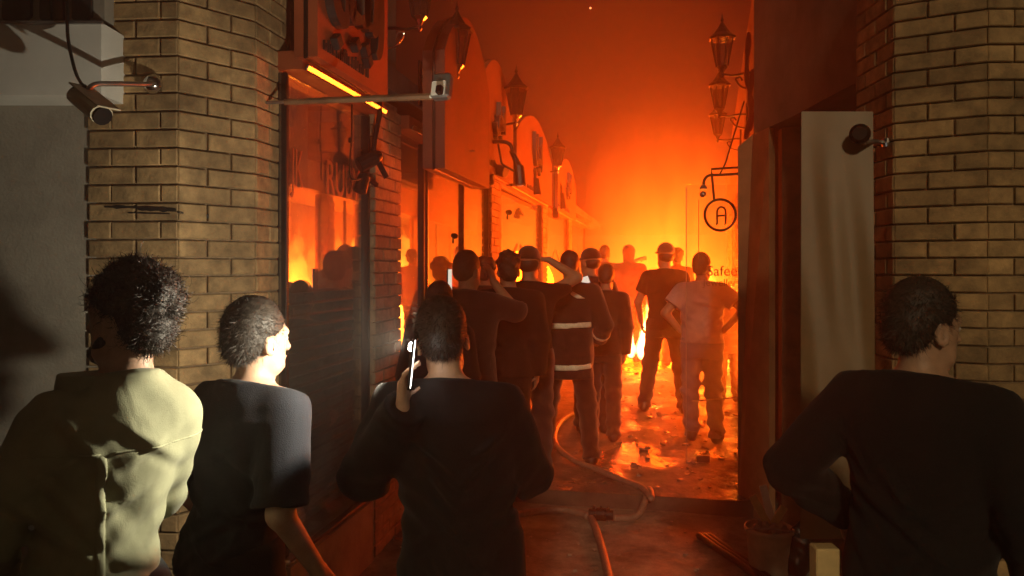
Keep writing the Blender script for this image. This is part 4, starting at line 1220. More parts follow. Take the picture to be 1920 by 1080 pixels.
    # hair and headgear
    hn = lambda a, f: (lambda X, Y, Z: a * np.sin(f * X + 2 * np.sin(f * .6 * Z + ph[0])) * np.sin(f * 1.1 * Y + ph[1] + 1.5 * np.sin(f * .5 * X)) * np.sin(f * .9 * Z + ph[2]) + a * .5 * np.sin(2.3 * f * X + ph[3]) * np.sin(2.1 * f * Z + 2 * f * Y))
    cutf = [(tuple(H(0, 0.058, 0.135)), tuple(R @ V(0, 1.0, -0.62)))]
    hv = min(vox, 0.009)
    if hair == 'short':
        hp_ = [el(H(0, -0.016, 0.150), (0.083, 0.101, 0.098), R, 0.03), el(H(0, -0.055, 0.090), (0.066, 0.060, 0.062), R, 0.03)]
        hair_o = grown('hair', hp_, hv, HAIR, body, noise=hn(0.0025, 70), cuts=cutf + [(tuple(H(0, 0, 0.042)), tuple(R @ V(0, 0.15, -1)))])
    elif hair == 'curly':
        hp_ = [el(H(0, -0.020, 0.155), (0.085, 0.101, 0.099), R, 0.03), el(H(0, -0.055, 0.085), (0.068, 0.060, 0.066), R, 0.03)]
        for k in range(70 if vox < .01 else 26):
            a = rnd.uniform(0, 6.28); t = rnd.uniform(-0.25, 1.0)
            c = math.sqrt(max(0, 1 - t * t))
            hp_.append(el(H(0.085 * c * math.cos(a), -0.020 + 0.098 * c * math.sin(a), 0.152 + 0.096 * t), (rnd.uniform(.012, .020),) * 3, R, 0.014))
        hair_o = grown('hair', hp_, hv * .8, HAIR, body, noise=hn(0.003, 110), cuts=[(tuple(H(0, 0.066, 0.13)), tuple(R @ V(0, 1.0, -0.55))), (tuple(H(0, 0, 0.028)), tuple(R @ V(0, 0.1, -1)))])
    elif hair == 'cap':
        hp_ = [el(H(0, -0.012, 0.158), (0.088, 0.106, 0.092), R, 0.02, cut=[(tuple(H(0, 0, 0.135)), tuple(R @ V(0, -0.1, -1)))]),
               el(H(0, 0.100, 0.140), (0.066, 0.075, 0.012), R @ rot_x(-0.12), 0.01)]
        grown('cap', hp_, hv, extras.get('cap') if extras else M['dark_letter'], body)
        grown('hair', [el(H(0, -0.03, 0.105), (0.080, 0.083, 0.065), R, 0.03)], hv, HAIR, body, cuts=[(tuple(H(0, 0.02, 0.1)), tuple(R @ V(0, 1, 0))), (tuple(H(0, 0, 0.05)), tuple(R @ V(0, 0.15, -1)))])
    elif hair == 'scarf':
        hp_ = [el(H(0, -0.018, 0.150), (0.094, 0.112, 0.104), R, 0.03), rc(H(0, -0.03, 0.05), tuple(P['neck'] + V(0, -.01, 0.0)), 0.078, 0.095, 0.05)]
        grown('head_scarf', hp_, hv, extras['cap'], body, noise=hn(0.004, 40), cuts=[(tuple(H(0, 0.055, 0.12)), tuple(R @ V(0, 1.0, -0.1)))])
    elif hair == 'helmet':
        hp_ = [el(H(0, -0.012, 0.165), (0.105, 0.128, 0.100), R, 0.02, cut=[(tuple(H(0, 0, 0.125)), (0, 0, -1))]), el(H(0, -0.02, 0.128), (0.125, 0.160, 0.014), R, 0.015)]
        grown('helmet', hp_, hv, extras['cap'], body)
        grown('hair', [el(H(0, -0.03, 0.105), (0.080, 0.083, 0.065), R, 0.03)], hv, HAIR, body, cuts=[(tuple(H(0, 0.02, 0.1)), tuple(R @ V(0, 1, 0))), (tuple(H(0, 0, 0.05)), tuple(R @ V(0, 0.15, -1)))])
    if vox < 0.0095 and hair in ('short', 'curly'):
        # single locks standing off the scalp
        me = hair_o.data; nv = len(me.vertices)
        co = np.zeros(nv * 3, dtype=np.float32); me.vertices.foreach_get('co', co); co = co.reshape(-1, 3)
        no = np.zeros(nv * 3, dtype=np.float32); me.vertex_normals.foreach_get('vector', no); no = no.reshape(-1, 3)
        g = np.random.default_rng(seed + 50)
        N = 9000 if hair == 'short' else 8000
        ids = g.integers(0, nv, N)
        seg = 4 if hair == 'short' else 7
        Lh = (0.014 + 0.012 * g.random(N) + 0.02 * (g.random(N) > .97)) if hair == 'short' else (0.022 + 0.022 * g.random(N) + 0.045 * (g.random(N) > .97))
        p = co[ids] - no[ids] * 0.004; d = no[ids].copy()
        down = np.array([0, -0.25, -0.7]) if hair == 'short' else np.array([0, -0.1, -0.35])
        d = d * (0.28 if hair == 'short' else 0.24) + down * (0.7 if hair == 'short' else 0.8) + g.normal(0, 0.26 if hair == 'short' else 0.28, (N, 3)); d /= np.linalg.norm(d, axis=1)[:, None]
        axis = g.normal(0, 1, (N, 3)); axis /= np.linalg.norm(axis, axis=1)[:, None]
        curl = (0.15 if hair == 'short' else 0.75) * (0.5 + g.random(N))
        rings = []
        for s_ in range(seg + 1):
            wd = (0.0009 if hair == 'short' else 0.0010) * (1 - 0.8 * s_ / seg)
            sd = np.cross(d, no[ids]); sd /= (np.linalg.norm(sd, axis=1)[:, None] + 1e-9)
            rings += [p - sd * wd, p + sd * wd]
            p = p + d * (Lh / seg)[:, None]
            d = d + np.cross(axis, d) * curl[:, None]; d /= np.linalg.norm(d, axis=1)[:, None]
        Vv = np.stack(rings, axis=1)            # N, 2(seg+1), 3
        base = np.arange(N)[:, None] * (2 * (seg + 1))
        qs = [np.stack([base[:, 0] + 2 * k, base[:, 0] + 2 * k + 1, base[:, 0] + 2 * k + 3, base[:, 0] + 2 * k + 2], axis=1) for k in range(seg)]
        me2 = from_arrays('hair_locks', Vv.reshape(-1, 3), quads=np.concatenate(qs), material=HAIR, smooth=True)
        lo_ = link(bpy.data.objects.new('hair_locks', me2), hair_o); lo_['kind'] = 'stuff'
    return dict(o=body, P=P, H=H, R=R, tl=tl, tz=tz, top=([loft(tz, 0.05)] + yoke + sl), sl=sl, fold=fold, fold_leg=fold_leg, ease=ease, vox=vox, legs=legs)
# ------------------------------------------------------------------ the people
BLACK = cloth('black_cloth', (0.006, 0.0055, 0.0055), 0.9, sheen=0.05)
NAVY = cloth('navy_jersey', (0.008, 0.009, 0.014), sheen=0.08)
OLIVE = cloth('olive_cotton', (0.37, 0.375, 0.24), 0.85, bump=0.12, sheen=0.1)
DARKJ = cloth('dark_denim', (0.015, 0.015, 0.019))
GREYP = cloth('plum_grey_jersey', (0.40, 0.32, 0.34))
JEANS = cloth('faded_denim', (0.20, 0.20, 0.28))
BROWN = cloth('brown_cloth', (0.035, 0.018, 0.012))
RUST = cloth('rust_cloth', (0.22, 0.08, 0.04))
COAT = cloth('coat_cloth', (0.013, 0.011, 0.012))
SHOE = mat('shoe_leather', (0.02, 0.018, 0.016), 0.4)
BAND = mat('reflective_band', (0.85, 0.82, 0.70), 0.35, var=0.12, scale=40, bump=0.2, bscale=200)
CAPC = cloth('cap_cloth', (0.10, 0.06, 0.045))
def ground_at(px, d, near=False):
    p = at(px, HORIZON, d)
    p.z = -0.12 if near else ground_z(p.y) + 0.0
    return p

# man in the olive shirt
p1 = person('man in an olive collared shirt turned left, torchlight on half of his back', ground_at(166, 1.92, True), YAW + math.radians(40), 1.82, 0.0085,
            head=(math.radians(38), -0.05, 0), shirt=OLIVE, sleeve='long', ease=0.020, hem=0.80, trousers=DARKJ, hair='curly', skin_m='light', shoes=SHOE, seed=1, wide=0.80, lean=(0.15, -0.04), folds=1.9,
            pose=dict(shL=(-0.085, -0.03, 1.36), shR=(0.185, -0.03, 1.355), elL=(-0.20, 0.03, 1.12), wrL=(-0.18, 0.20, 0.98), elR=(0.19, 0.10, 1.13), wrR=(0.10, 0.28, 1.02)))
P = p1['P']
grown('collar', [loft([(1.425, 0, -0.016, 0.082, 0.080), (1.445, 0, -0.016, 0.078, 0.076), (1.488, 0, -0.012, 0.070, 0.070)], 0.01)], 0.005, OLIVE, p1['o'], cuts=[((0, 0.03, 1.485), (0, 0.35, 1))])
# back yoke seam, a pleat under it and the placket of the sleeve: proud bands of the same cloth
def shirt_band(p, name, material, extra, cuts):
    v, q = grow(p['top'], p['vox'], cuts=cuts, noise=p['fold'], inflate=p['ease'] + extra)
    me = from_arrays(name, v, quads=q, material=material, smooth=True)
    return link(bpy.data.objects.new(name, me), p['o'])
shirt_band(p1, 'yoke_seam', OLIVE, 0.0035, [((0, 0, 1.315), (0.0, 0, 1)), ((0, 0, 1.305), (0, 0, -1)), ((0.0, 0.0, 1.3), (0, 1, 0))])
shirt_band(p1, 'back_pleat', OLIVE, 0.005, [((0.012, 0, 1.2), (1, 0, 0)), ((-0.012, 0, 1.2), (-1, 0, 0)), ((0, 0, 1.31), (0, 0, 1)), ((0, 0, 0.84), (0, 0, -1)), ((0, 0, 1.3), (0, 1, 0))])
grown('beard', [el(p1['H'](0, 0.076, 0.010), (0.036, 0.026, 0.030), p1['R'], 0.02), rc(p1['H'](-0.055, 0.03, 0.05), p1['H'](-0.03, 0.07, 0.015), 0.016, 0.02, 0.02), rc(p1['H'](0.055, 0.03, 0.05), p1['H'](0.03, 0.07, 0.015), 0.016, 0.02, 0.02)], 0.008, HAIR, p1['o'])

# boy in the dark T-shirt
p2 = person('boy in a dark T-shirt seen from behind, torchlight whitening one cheek', ground_at(432, 2.35, True), YAW + math.radians(-24), 1.72, 0.0085,
            head=(math.radians(-14), 0.0, 0), shirt=NAVY, sleeve='short', ease=0.020, hem=0.78, trousers=BLACK, hair='short', skin_m='light', shoes=SHOE, seed=2, folds=1.4, cuff=0.86, wide=0.84, lean=(0.14, 0.06),
            pose=dict(elR=(0.25, -0.05, 1.10), wrR=(0.27, 0.10, 0.88), elL=(-0.23, 0.0, 1.13), wrL=(-0.20, 0.14, 0.94)))

# man in black with the telephone at his ear
P3_AT = ground_at(868, 2.32, True); P3_YAW = YAW + math.radians(-4); P3_S = 1.72 / 1.75
pdir = cs(-0.99, -0.10, 0.10).normalized()         # the back of the telephone looks away from the ear
PHONE = TORCH - pdir * 0.022 - Vector((0, 0, 0.052))
def local3(w): return tuple((Matrix.Rotation(-P3_YAW, 3, 'Z') @ (w - P3_AT)) / P3_S)
wr3 = local3(PHONE + pdir * 0.030 - Vector((0, 0, 0.150)) + cs(0, 0.02))
p3 = person('man in a black jacket seen from behind, holding a lit telephone to his left ear', P3_AT, P3_YAW, 1.72, 0.0085,
            head=(math.radians(8), 0.22, -0.1), lean=(-0.11, 0.08), shirt=BLACK, sleeve='long', ease=0.030, hem=0.74, trousers=BLACK, hair='short', skin_m='light', shoes=SHOE, seed=3, folds=2.2, wide=0.95,
            pose=dict(elL=(-0.325, 0.02, 1.17), wrL=wr3, hdL=(0.06, 0.02, 1.0), hnL=(1, -0.1, 0), curlL=0.55,
                      elR=(0.20, 0.12, 1.16), wrR=(0.10, 0.32, 1.12)))
tdir = pdir
Rph = frame_from(tdir)
SCREEN = emit_mat('ear_fill_glow', (1.0, 0.96, 0.86), 6.0)  # glow added on the ear side to light his ear and hand
ph = empty('telephone', TORCH - tdir * 0.012 - Vector((0, 0, 0.045)), 'telephone with its torch lit, at the ear of the man in the black jacket', 'phone')
pc = PHONE
part('case', oriented(lambda m_: m_.box((0, 0, 0), (0.072, 0.008, 0.148), bevel=0.003), Rph, pc), M['black_metal'], ph)
part('screen', oriented(lambda m_: m_.box((0, -0.0052, 0), (0.064, 0.0015, 0.136)), Rph, pc), SCREEN, ph)
part('torch_lens', oriented(lambda m_: m_.lathe([(0.014, 0), (0.013, 0.004), (0.008, 0.008)], 16), Rph @ Matrix.Rotation(-math.pi / 2, 3, 'X'), pc + Rph @ Vector((0.0, 0.0045, 0.050))), emit_mat('torch_led', (1.0, 0.95, 0.8), 120.0), ph)
part('camera_ring', oriented(lambda m_: m_.lathe([(0.014, 0), (0.013, 0.002)], 14), Rph @ Matrix.Rotation(-math.pi / 2, 3, 'X'), pc + Rph @ Vector((0.022, 0.0045, 0.050))), M['dark_letter'], ph)

# man in black on the right
p4 = person('man in black turning away before the dim brick column, hand on a wooden post', ground_at(1722, 2.12, True), YAW + math.radians(-48), 1.775, 0.0085,
            head=(math.radians(-30), 0.05, 0), lean=(0.0, 0.04), shirt=BLACK, sleeve='long', ease=0.026, hem=0.78, trousers=BLACK, hair='short', skin_m='mid', shoes=SHOE, seed=4, folds=1.8, wide=0.97,
            pose=dict(elL=(-0.33, -0.10, 1.18), wrL=(-0.27, 0.10, 1.03), hdL=(0.15, 0.35, -0.9), hnL=(0.9, 0.1, 0.3), curlL=0.6, elR=(0.27, 0.0, 1.14), wrR=(0.25, 0.15, 0.95),
                      knR=(0.10, 0.16, 0.52), anR=(0.10, 0.20, 0.085), toR=(0.11, 0.36, 0.032), anL=(-0.10, -0.16, 0.10), toL=(-0.12, 0.0, 0.035)))

CROWD = 'people watching the fire'
def far(px, d, h, yaw, label, **kw):
    kw.setdefault('shoes', SHOE)
    p = ground_at(px, d)
    return person(label, p, math.radians(yaw), h, kw.pop('vox', 0.0125), group=CROWD, **kw)
# firefighter
ff = far(1064, 6.35, 1.80, 4, 'firefighter in a dark coat with pale reflective bands, stooping over the hose', head=(-.1, 0.1, 0), lean=(0.03, 0.10), shirt=COAT, sleeve='long', ease=0.030, hem=0.70, trousers=COAT, hair='short', seed=5, wide=1.06,
         pose=dict(elR=(0.30, 0.02, 1.14), wrR=(0.27, 0.22, 1.02), elL=(-0.28, 0.05, 1.15), wrL=(-0.14, 0.26, 1.06), anR=(0.20, -0.12, 0.085), toR=(0.23, 0.04, 0.032), knR=(0.16, 0.02, 0.5), anL=(-0.2, 0.10, 0.085), toL=(-0.23, 0.26, 0.032), knL=(-0.16, 0.08, 0.5)))
for z0 in (0.80, 1.14):
    shirt_band(ff, 'reflective_band', BAND, 0.006, [((0, 0, z0 + 0.024), (-0.03, 0, 1)), ((0, 0, z0 - 0.024), (0.03, 0, -1)), ((-0.17, 0, 1), (-1, 0, 0)), ((0.2, 0, 1), (1, 0, 0))])
P = ff['P']
u = P['wrR'] - P['elR']; u = u / np.linalg.norm(u); e_ = P['elR'] + u * 0.15
grown('sleeve_band', [rc(P['elR'], P['wrR'] + u * .05, 0.086, 0.072, 0.02, cut=[(tuple(e_ + u * .022), tuple(u)), (tuple(e_ - u * .022), tuple(-u))])], 0.0125, BAND, ff['o'])
shirt_band(ff, 'shoulder_band', BAND, 0.006, [((0.09, 0, 1.4), (0.5, 0, .9)), ((0.065, 0, 1.37), (-0.5, 0, -.9)), ((0, 0, 1.36), (0, 0, -1)), ((0.03, 0, 0), (-1, 0, 0)), ((0, -0.0, 1.3), (0, 1, 0))])

far(992, 6.0, 1.84, 0, 'man shading his eyes, right elbow raised high among the crowd', head=(-0.1, 0, 0), shirt=BLACK, sleeve='short', trousers=DARKJ, hair='cap', extras=dict(cap=BROWN), seed=6,
    pose=dict(elR=(0.36, 0.10, 1.52), wrR=(0.13, 0.16, 1.66), hdR=(-1, 0.1, 0.1), hnR=(0, 0.2, -1), elL=(-0.26, 0.06, 1.15), wrL=(-0.12, 0.26, 1.1)))
far(946, 5.55, 1.80, 6, 'dark broad man standing left of the one shading his eyes', head=(0.2, 0.08, 0), shirt=BLACK, sleeve='long', ease=0.03, trousers=BLACK, hair='curly', seed=7, wide=1.05, lean=(0.05, 0.03))
far(876, 5.1, 1.80, -8, 'man at the left of the crowd with one arm bent up to his head', head=(-0.3, 0.05, 0), shirt=COAT, sleeve='long', ease=0.03, trousers=BLACK, hair='short', seed=8,
    pose=dict(elR=(0.30, 0.12, 1.36), wrR=(0.12, 0.20, 1.54), hdR=(-.4, 0, 1), elL=(-0.26, 0.0, 1.13), wrL=(-0.20, 0.18, 1.0)))
far(915, 6.8, 1.74, 0, 'shorter figure half hidden between the two broad men by the pier', shirt=BROWN, sleeve='long', trousers=BLACK, hair='curly', seed=9, lean=(-0.06, 0.08))
far(824, 4.55, 1.60, -5, 'small dark figure close to the shop front, only the head showing past the telephone', head=(-0.2, 0.1, 0), shirt=BLACK, sleeve='long', trousers=BLACK, hair='short', seed=10)
far(1112, 7.3, 1.80, 2, 'man in a peaked cap looking left, just beyond the firefighter', head=(0.9, 0, 0), shirt=BROWN, sleeve='short', trousers=DARKJ, hair='cap', extras=dict(cap=COAT), seed=11, lean=(-0.05, -0.05))
far(1130, 7.0, 1.66, -3, 'short man in brown with a bowed head beside the firefighter', head=(0.0, 0.25, 0), shirt=BROWN, sleeve='long', ease=0.025, trousers=DARKJ, hair='short', seed=12, wide=0.95, lean=(0.05, 0.10))
far(1134, 11.8, 1.78, 0, 'hazy figure pointing to the right with a stretched arm', head=(-0.2, 0, 0), shirt=RUST, sleeve='long', trousers=BROWN, hair='short', seed=13,
    pose=dict(elR=(0.34, 0.16, 1.46), wrR=(0.52, 0.28, 1.54), hdR=(1, .5, .2)))
far(1180, 11.4, 1.78, -6, 'orange lit man wrapped in a head scarf near the flames', head=(-0.3, 0, 0), shirt=RUST, sleeve='long', ease=0.03, trousers=BROWN, hair='scarf', extras=dict(cap=RUST), seed=14)
far(1247, 8.1, 1.84, -4, 'tall man in black with a cap, legs apart before the flames', head=(0.5, -0.05, 0), shirt=BLACK, sleeve='short', trousers=DARKJ, hair='cap', extras=dict(cap=CAPC), seed=15,
    pose=dict(anL=(-0.21, -0.02, 0.085), toL=(-0.26, 0.13, 0.032), knL=(-0.155, 0.03, 0.50), anR=(0.19, -0.02, 0.085), toR=(0.24, 0.13, 0.032), knR=(0.15, 0.03, 0.50), elL=(-0.28, 0.02, 1.14), wrL=(-0.26, 0.14, 0.93)))
far(1264, 11.0, 1.74, 5, 'hazy figure right behind the tall man in the cap', shirt=RUST, sleeve='long', trousers=BROWN, hair='curly', seed=16, lean=(0.08, 0))
far(1366, 8.6, 1.28, 0, 'short orange lit figure behind the glass door, half hidden by the man in grey', shirt=RUST, sleeve='long', trousers=RUST, hair='short', seed=17)
far(1316, 6.9, 1.76, -2, 'man in a plum grey T-shirt and jeans, hands on his hips, behind the glass door', vox=0.0105, head=(-0.35, 0.0, 0), shirt=GREYP, sleeve='short', ease=0.022, hem=0.93, trousers=JEANS, hair='short', seed=18, belly=0.03, folds=1.5,
    pose=dict(elL=(-0.33, -0.06, 1.20), wrL=(-0.20, -0.02, 1.04), hdL=(0.8, .4, -.45), hnL=(0.3, 0.7, -.6), elR=(0.37, -0.06, 1.24), wrR=(0.21, -0.03, 1.06), hdR=(-0.8, .4, -.45), hnR=(-0.3, 0.7, -.6),
              anR=(0.13, -0.03, 0.085), toR=(0.17, 0.12, 0.032), anL=(-0.09, 0.05, 0.085), toL=(-0.12, 0.21, 0.032)))
# telephones held up in the crowd
for (px, py, d, lab) in [(842, 525, 4.75, 'narrow bright telephone held up at the left of the crowd'), (1098, 525, 6.9, 'small bright telephone glowing beside the cap of the man looking left')]:
    c = at(px, py, d)
    t_ = empty('telephone', c, lab, 'phone')
    Rt = Matrix.Rotation(YAW + 1.32, 3, 'Z') if px < 1000 else Matrix.Rotation(YAW, 3, 'Z') @ Matrix.Rotation(1.2, 3, 'Y') @ Matrix.Rotation(1.1, 3, 'X')
    part('case', MB().box(c, (0.075, 0.008, 0.15), rot=Rt, bevel=0.003), M['black_metal'], t_)
    part('screen', MB().box(c + Rt @ Vector((0, -0.0065, 0)), (0.066, 0.003, 0.138), rot=Rt), emit_mat('screen_glow', (0.9, 0.80, 0.62), 0.9), t_)

# ------------------------------------------------------------------ hoses, litter, bucket
def hz(px, d, r, near=False):
    p = at(px, HORIZON, d); p.z = (ground_z(p.y) if p.y > 5.62 else -0.12) + r
    return p
def on_ground(px, py, r=0.03):
    """ground point under that place in the photograph"""
    zg = 0.0
    for _ in range(12):
        d = (CAM_Z - zg) * FPX / (py - HORIZON)
        y = at(px, py, d).y
        zg = ground_z(y) if y > 5.6 else -0.12
    p = at(px, py, d); p.z = zg + r
    return p
R_H = 0.025
pts_ = [on_ground(1092, 772, R_H), on_ground(1062, 786, R_H), on_ground(1043, 808, R_H), on_ground(1042, 838, R_H), on_ground(1075, 868, R_H), on_ground(1120, 886, R_H), on_ground(1172, 908, R_H)]
kerb = [Vector((pts_[-1].x + 0.14, 5.66, R_H + .004)), Vector((pts_[-1].x + 0.20, 5.50, R_H - 0.02)), on_ground(1216, 955, R_H), on_ground(1196, 972, R_H), on_ground(1150, 978, R_H)]
h1 = empty('fire_hose', pts_[0], 'brown fire hose looping from the firefighter down over the kerb to the coupling', 'hose')
part('hose', MB().tube(spline(pts_ + kerb, 8), R_H, 12), M['hose'], h1, True)
h2 = empty('fire_hose', on_ground(1112, 985, R_H), 'fire hose coming from the coupling straight towards the camera', 'hose')
part('hose', MB().tube(spline([on_ground(1106, 972, R_H), on_ground(1118, 1000, R_H), on_ground(1130, 1040, R_H), on_ground(1142, 1090, R_H), on_ground(1165, 1200, R_H)], 8), R_H, 12), M['hose'], h2, True)
h3 = empty('fire_hose', on_ground(1010, 950, R_H), 'fire hose curving in from the left behind the man in the black jacket', 'hose')
part('hose', MB().tube(spline([on_ground(900, 985, R_H), on_ground(1000, 966, R_H), on_ground(1050, 962, R_H), on_ground(1085, 968, R_H), on_ground(1102, 975, R_H)], 8), R_H, 12), M['hose'], h3, True)
cp = empty('hose_coupling', on_ground(1128, 977, R_H), 'metal coupling joining the fire hoses on the ground', 'coupling')
A_, B_ = on_ground(1104, 975, 0.045), on_ground(1150, 978, 0.045)
part('barrel', MB().tube([A_, A_.lerp(B_, .3), A_.lerp(B_, .31), A_.lerp(B_, .7), A_.lerp(B_, .71), B_], [0.036, 0.036, 0.045, 0.045, 0.036, 0.034], 12), M['black_metal'], cp)
for t in (.2, .5, .8):
    c = A_.lerp(B_, t)
    part('lug', MB().tube([c + Vector((0, 0, 0.03)), c + Vector((0, -0.02, 0.062))], 0.010, 6), M['chrome'], cp)
h4 = empty('flat_hose', on_ground(1350, 1040, 0.02), 'flat dark hose lying across the ground at the lower right', 'hose')
m_ = MB(); pa = spline([on_ground(1310, 1012, 0.012), on_ground(1345, 1038, 0.012), on_ground(1385, 1065, 0.012), on_ground(1440, 1110, 0.012)], 6)
for off_ in (0, 0.035, 0.07):
    m_.tube([p + Vector((off_, 0.02, 0.012)) for p in pa], 0.022, 8)
part('hose', m_, M['black_metal'], h4, True)

def scrap(px, py, w_, label, seed, material='paper'):
    rnd = random.Random(seed); c = on_ground(px, py, 0.004)
    o = empty('paper_scrap', c, label, 'scrap')
    n = 7; m_ = MB(); top = []
    ang0 = rnd.uniform(0, 6)
    grid = []
    for j in range(5):
        grid.append([m_.bm.verts.new((w_ * (i / 4 - .5) * rnd.uniform(.75, 1.1), w_ * 1.2 * (j / 4 - .5) * rnd.uniform(.8, 1.1), rnd.uniform(0.0, w_ * .45))) for i in range(5)])
    for j in range(4):
        for i in range(4): m_.bm.faces.new((grid[j][i], grid[j][i + 1], grid[j + 1][i + 1], grid[j + 1][i]))
    ob = m_.build('sheet', M[material], o)
    ob.rotation_euler = (0, 0, ang0)
    return o
scrap(655, 1024, 0.085, 'crumpled pale paper lying by the stone ledge', 1)
scrap(620, 1076, 0.06, 'small paper ball at the lower edge nearest the boy in the dark T-shirt', 2)
scrap(690, 958, 0.07, 'flat paper bit lying on the end of the ledge by the pier', 3)
scrap(770, 1030, 0.10, 'white torn wrapper at the end of the thin rod', 4)
scrap(575, 1000, 0.06, 'white shred on the floor just outside the first window', 5)
rd = empty('metal_rod', on_ground(735, 1015, 0.012), 'thin bright rod lying on the concrete by the man in the black jacket', 'rod')
part('rod', MB().tube([on_ground(703, 1004, 0.014), on_ground(735, 1012, 0.016), on_ground(768, 1022, 0.014)], 0.011, 8), M['chrome'], rd, True)
part('joint', MB().tube([on_ground(731, 1011, 0.016), on_ground(741, 1014, 0.016)], 0.017, 8), M['grey_metal'], rd)

# bucket with rubble and offcuts
bc_ = on_ground(1442, 1072, 0.0)
bk = empty('bucket', bc_, 'dirty plastic bucket filled with rubble and offcuts, standing below the brown panel', 'bucket')
BR = 0.135
ob = MB().lathe([(BR * .80, 0.0), (BR * .84, 0.02), (BR * .97, 0.24), (BR * 1.05, 0.245), (BR * 1.05, 0.268), (BR * .97, 0.27), (BR * .93, 0.20), (0.01, 0.20)], 24).build('shell', M['bucket'], bk, True)
ob = MB().tube([(BR * 1.06 * math.cos(a), BR * .5 * math.sin(a) - .09, 0.25 + 0.02 - 0.20 * math.sin(a) * .2) for a in [math.pi + math.pi * k / 12 for k in range(13)]], 0.005, 6).build('handle', M['grey_metal'], bk, True)
rnd = random.Random(12)
for k in range(9):
    a = rnd.uniform(0, 6.28); r = rnd.uniform(0, .09); s_ = rnd.uniform(.04, .08)
    MB().box((r * math.cos(a), r * math.sin(a), 0.24 + rnd.uniform(0, .06)), (s_, s_ * rnd.uniform(.5, 1), s_ * .6), rot=Euler((rnd.uniform(0, 3), rnd.uniform(0, 3), 0)).to_matrix(), bevel=0.008).build('rubble_lump', M['ledge'], bk)
for k, (x, y, ln, tx) in enumerate([(-0.05, 0.0, 0.20, -0.5), (0.0, 0.03, 0.26, -0.25), (0.06, 0.02, 0.12, 0.5)]):
    MB().box((x, y, 0.30 + ln * .3), (0.045, 0.02, ln), rot=Matrix.Rotation(tx, 3, 'Y'), bevel=0.003).build('offcut', M['pale_wood' if k != 1 else 'white_paint'], bk)
wp = empty('wooden_post', at(1545, 1000, 2.16), 'pale squared post under the hand of the man in black on the right', 'post')
c = at(1546, HORIZON, 2.20)
part('post', MB().box((c.x, c.y, 0.375), (0.070, 0.055, 0.99), rot=Matrix.Rotation(YAW, 3, 'Z'), bevel=0.004), M['pale_wood'], wp)
lb = empty('rubble_bag', on_ground(1490, 1075, 0.0), 'dark crumpled bag slumped between the bucket and the wooden post', 'bag')
v, q = grow([el((0, 0, 0.11), (0.09, 0.09, 0.13), None, 0.04), el((0.03, 0, 0.22), (0.04, 0.04, 0.09), None, 0.04), el((-0.03, .02, 0.04), (0.11, 0.10, 0.05), None, 0.04)], 0.012,
            noise=lambda X, Y, Z: 0.012 * np.sin(45 * X + 20 * Z) * np.sin(38 * Y + 30 * Z), cuts=[((0, 0, 0.002), (0, 0, -1))])
link(bpy.data.objects.new('sack', from_arrays('sack', v, quads=q, material=M['black_metal'], smooth=True)), lb)

# wet litter on the paving
rnd = random.Random(21)
m_ = MB()
for k in range(420):
    t = rnd.random() ** 1.3
    y = 5.75 + 8 * t
    x = rnd.gauss(0.05 + 0.02 * y, 0.5)
    if not (LX + .1 < x < rx(y) - .1): continue
    s_ = rnd.choice([.012, .018, .025, .035, .05]) * rnd.uniform(.7, 1.3)
    m_.box((x, y, ground_z(y) + s_ * .22), (s_ * rnd.uniform(.6, 1.6), s_ * rnd.uniform(.6, 1.4), s_ * rnd.uniform(.12, .4)), rot=Euler((rnd.uniform(-.4, .4), rnd.uniform(-.4, .4), rnd.uniform(0, 6))).to_matrix(), bevel=s_ * .12)
deb = m_.build('debris', mat('wet_debris', (0.18, 0.13, 0.09), 0.28, var=0.5, scale=3, bump=0.3), None)
tag(deb, 'wet scattered bits of debris glinting on the alley paving', 'debris', kind='stuff')
m_ = MB()
for k in range(260):
    x = rnd.uniform(-1.6, 1.2); y = rnd.uniform(1.5, 5.4); s_ = rnd.choice([.006, .01, .014])
    m_.box((x, y, -0.118 + s_ * .2), (s_ * rnd.uniform(.7, 2), s_, s_ * .5), rot=Euler((rnd.uniform(-.3, .3), rnd.uniform(-.3, .3), rnd.uniform(0, 6))).to_matrix())
tag(m_.build('grit', M['ledge'], None), 'fine grit strewn over the concrete in front of the kerb', 'grit', kind='stuff')

# ------------------------------------------------------------------ the fire
F_HOT = flame_mat('white_hot_flame', (1.0, 0.52, 0.16), 55.0)
F_YEL = flame_mat('yellow_flame', (1.0, 0.28, 0.020), 13.0)
F_GLOW = flame_glow_mat('flame_and_smoke_glow', (1.0, 0.21, 0.012), (1.0, 0.055, 0.001), 1.7, 1.7)
def flame(x, y, z, w_, h_, material, label, seed, n=6, vox=0.03):
    rnd = random.Random(seed); pr = []
    for k in range(n):
        bx = rnd.uniform(-w_, w_) * .5; by = rnd.uniform(-w_, w_) * .35
        hh = h_ * rnd.uniform(.45, 1.0); r0 = w_ * rnd.uniform(.16, .28); sgm = 6
        prev = None; phs = rnd.uniform(0, 6); dr = rnd.uniform(-.25, .25) * w_
        for s_ in range(sgm + 1):
            t = s_ / sgm
            p = (bx + dr * t + w_ * .10 * math.sin(phs + 4.5 * t) * t, by + w_ * .08 * math.cos(phs + 3.7 * t) * t, hh * t)
            r = r0 * (1 - t) ** 0.75 * (0.75 + 0.6 * math.sin(math.pi * min(1, t * 1.4))) + vox * .5
            if prev: pr.append(rc(prev[0], p, prev[1], r, w_ * .12))
            prev = (p, r)
    v, q = grow(pr, vox)
    o = bpy.data.objects.new('flame', from_arrays('flame', v, quads=q, material=material, smooth=True))
    o.location = (x, y, z); link(o)
    return tag(o, label, 'flame', 'flames at the end of the alley')
flame(-0.28, 10.4, ground_z(10.4) + 0.28, 0.26, 0.70, F_HOT, 'white hot flame low between the scarf man and the tall man', 1, 5, 0.018)
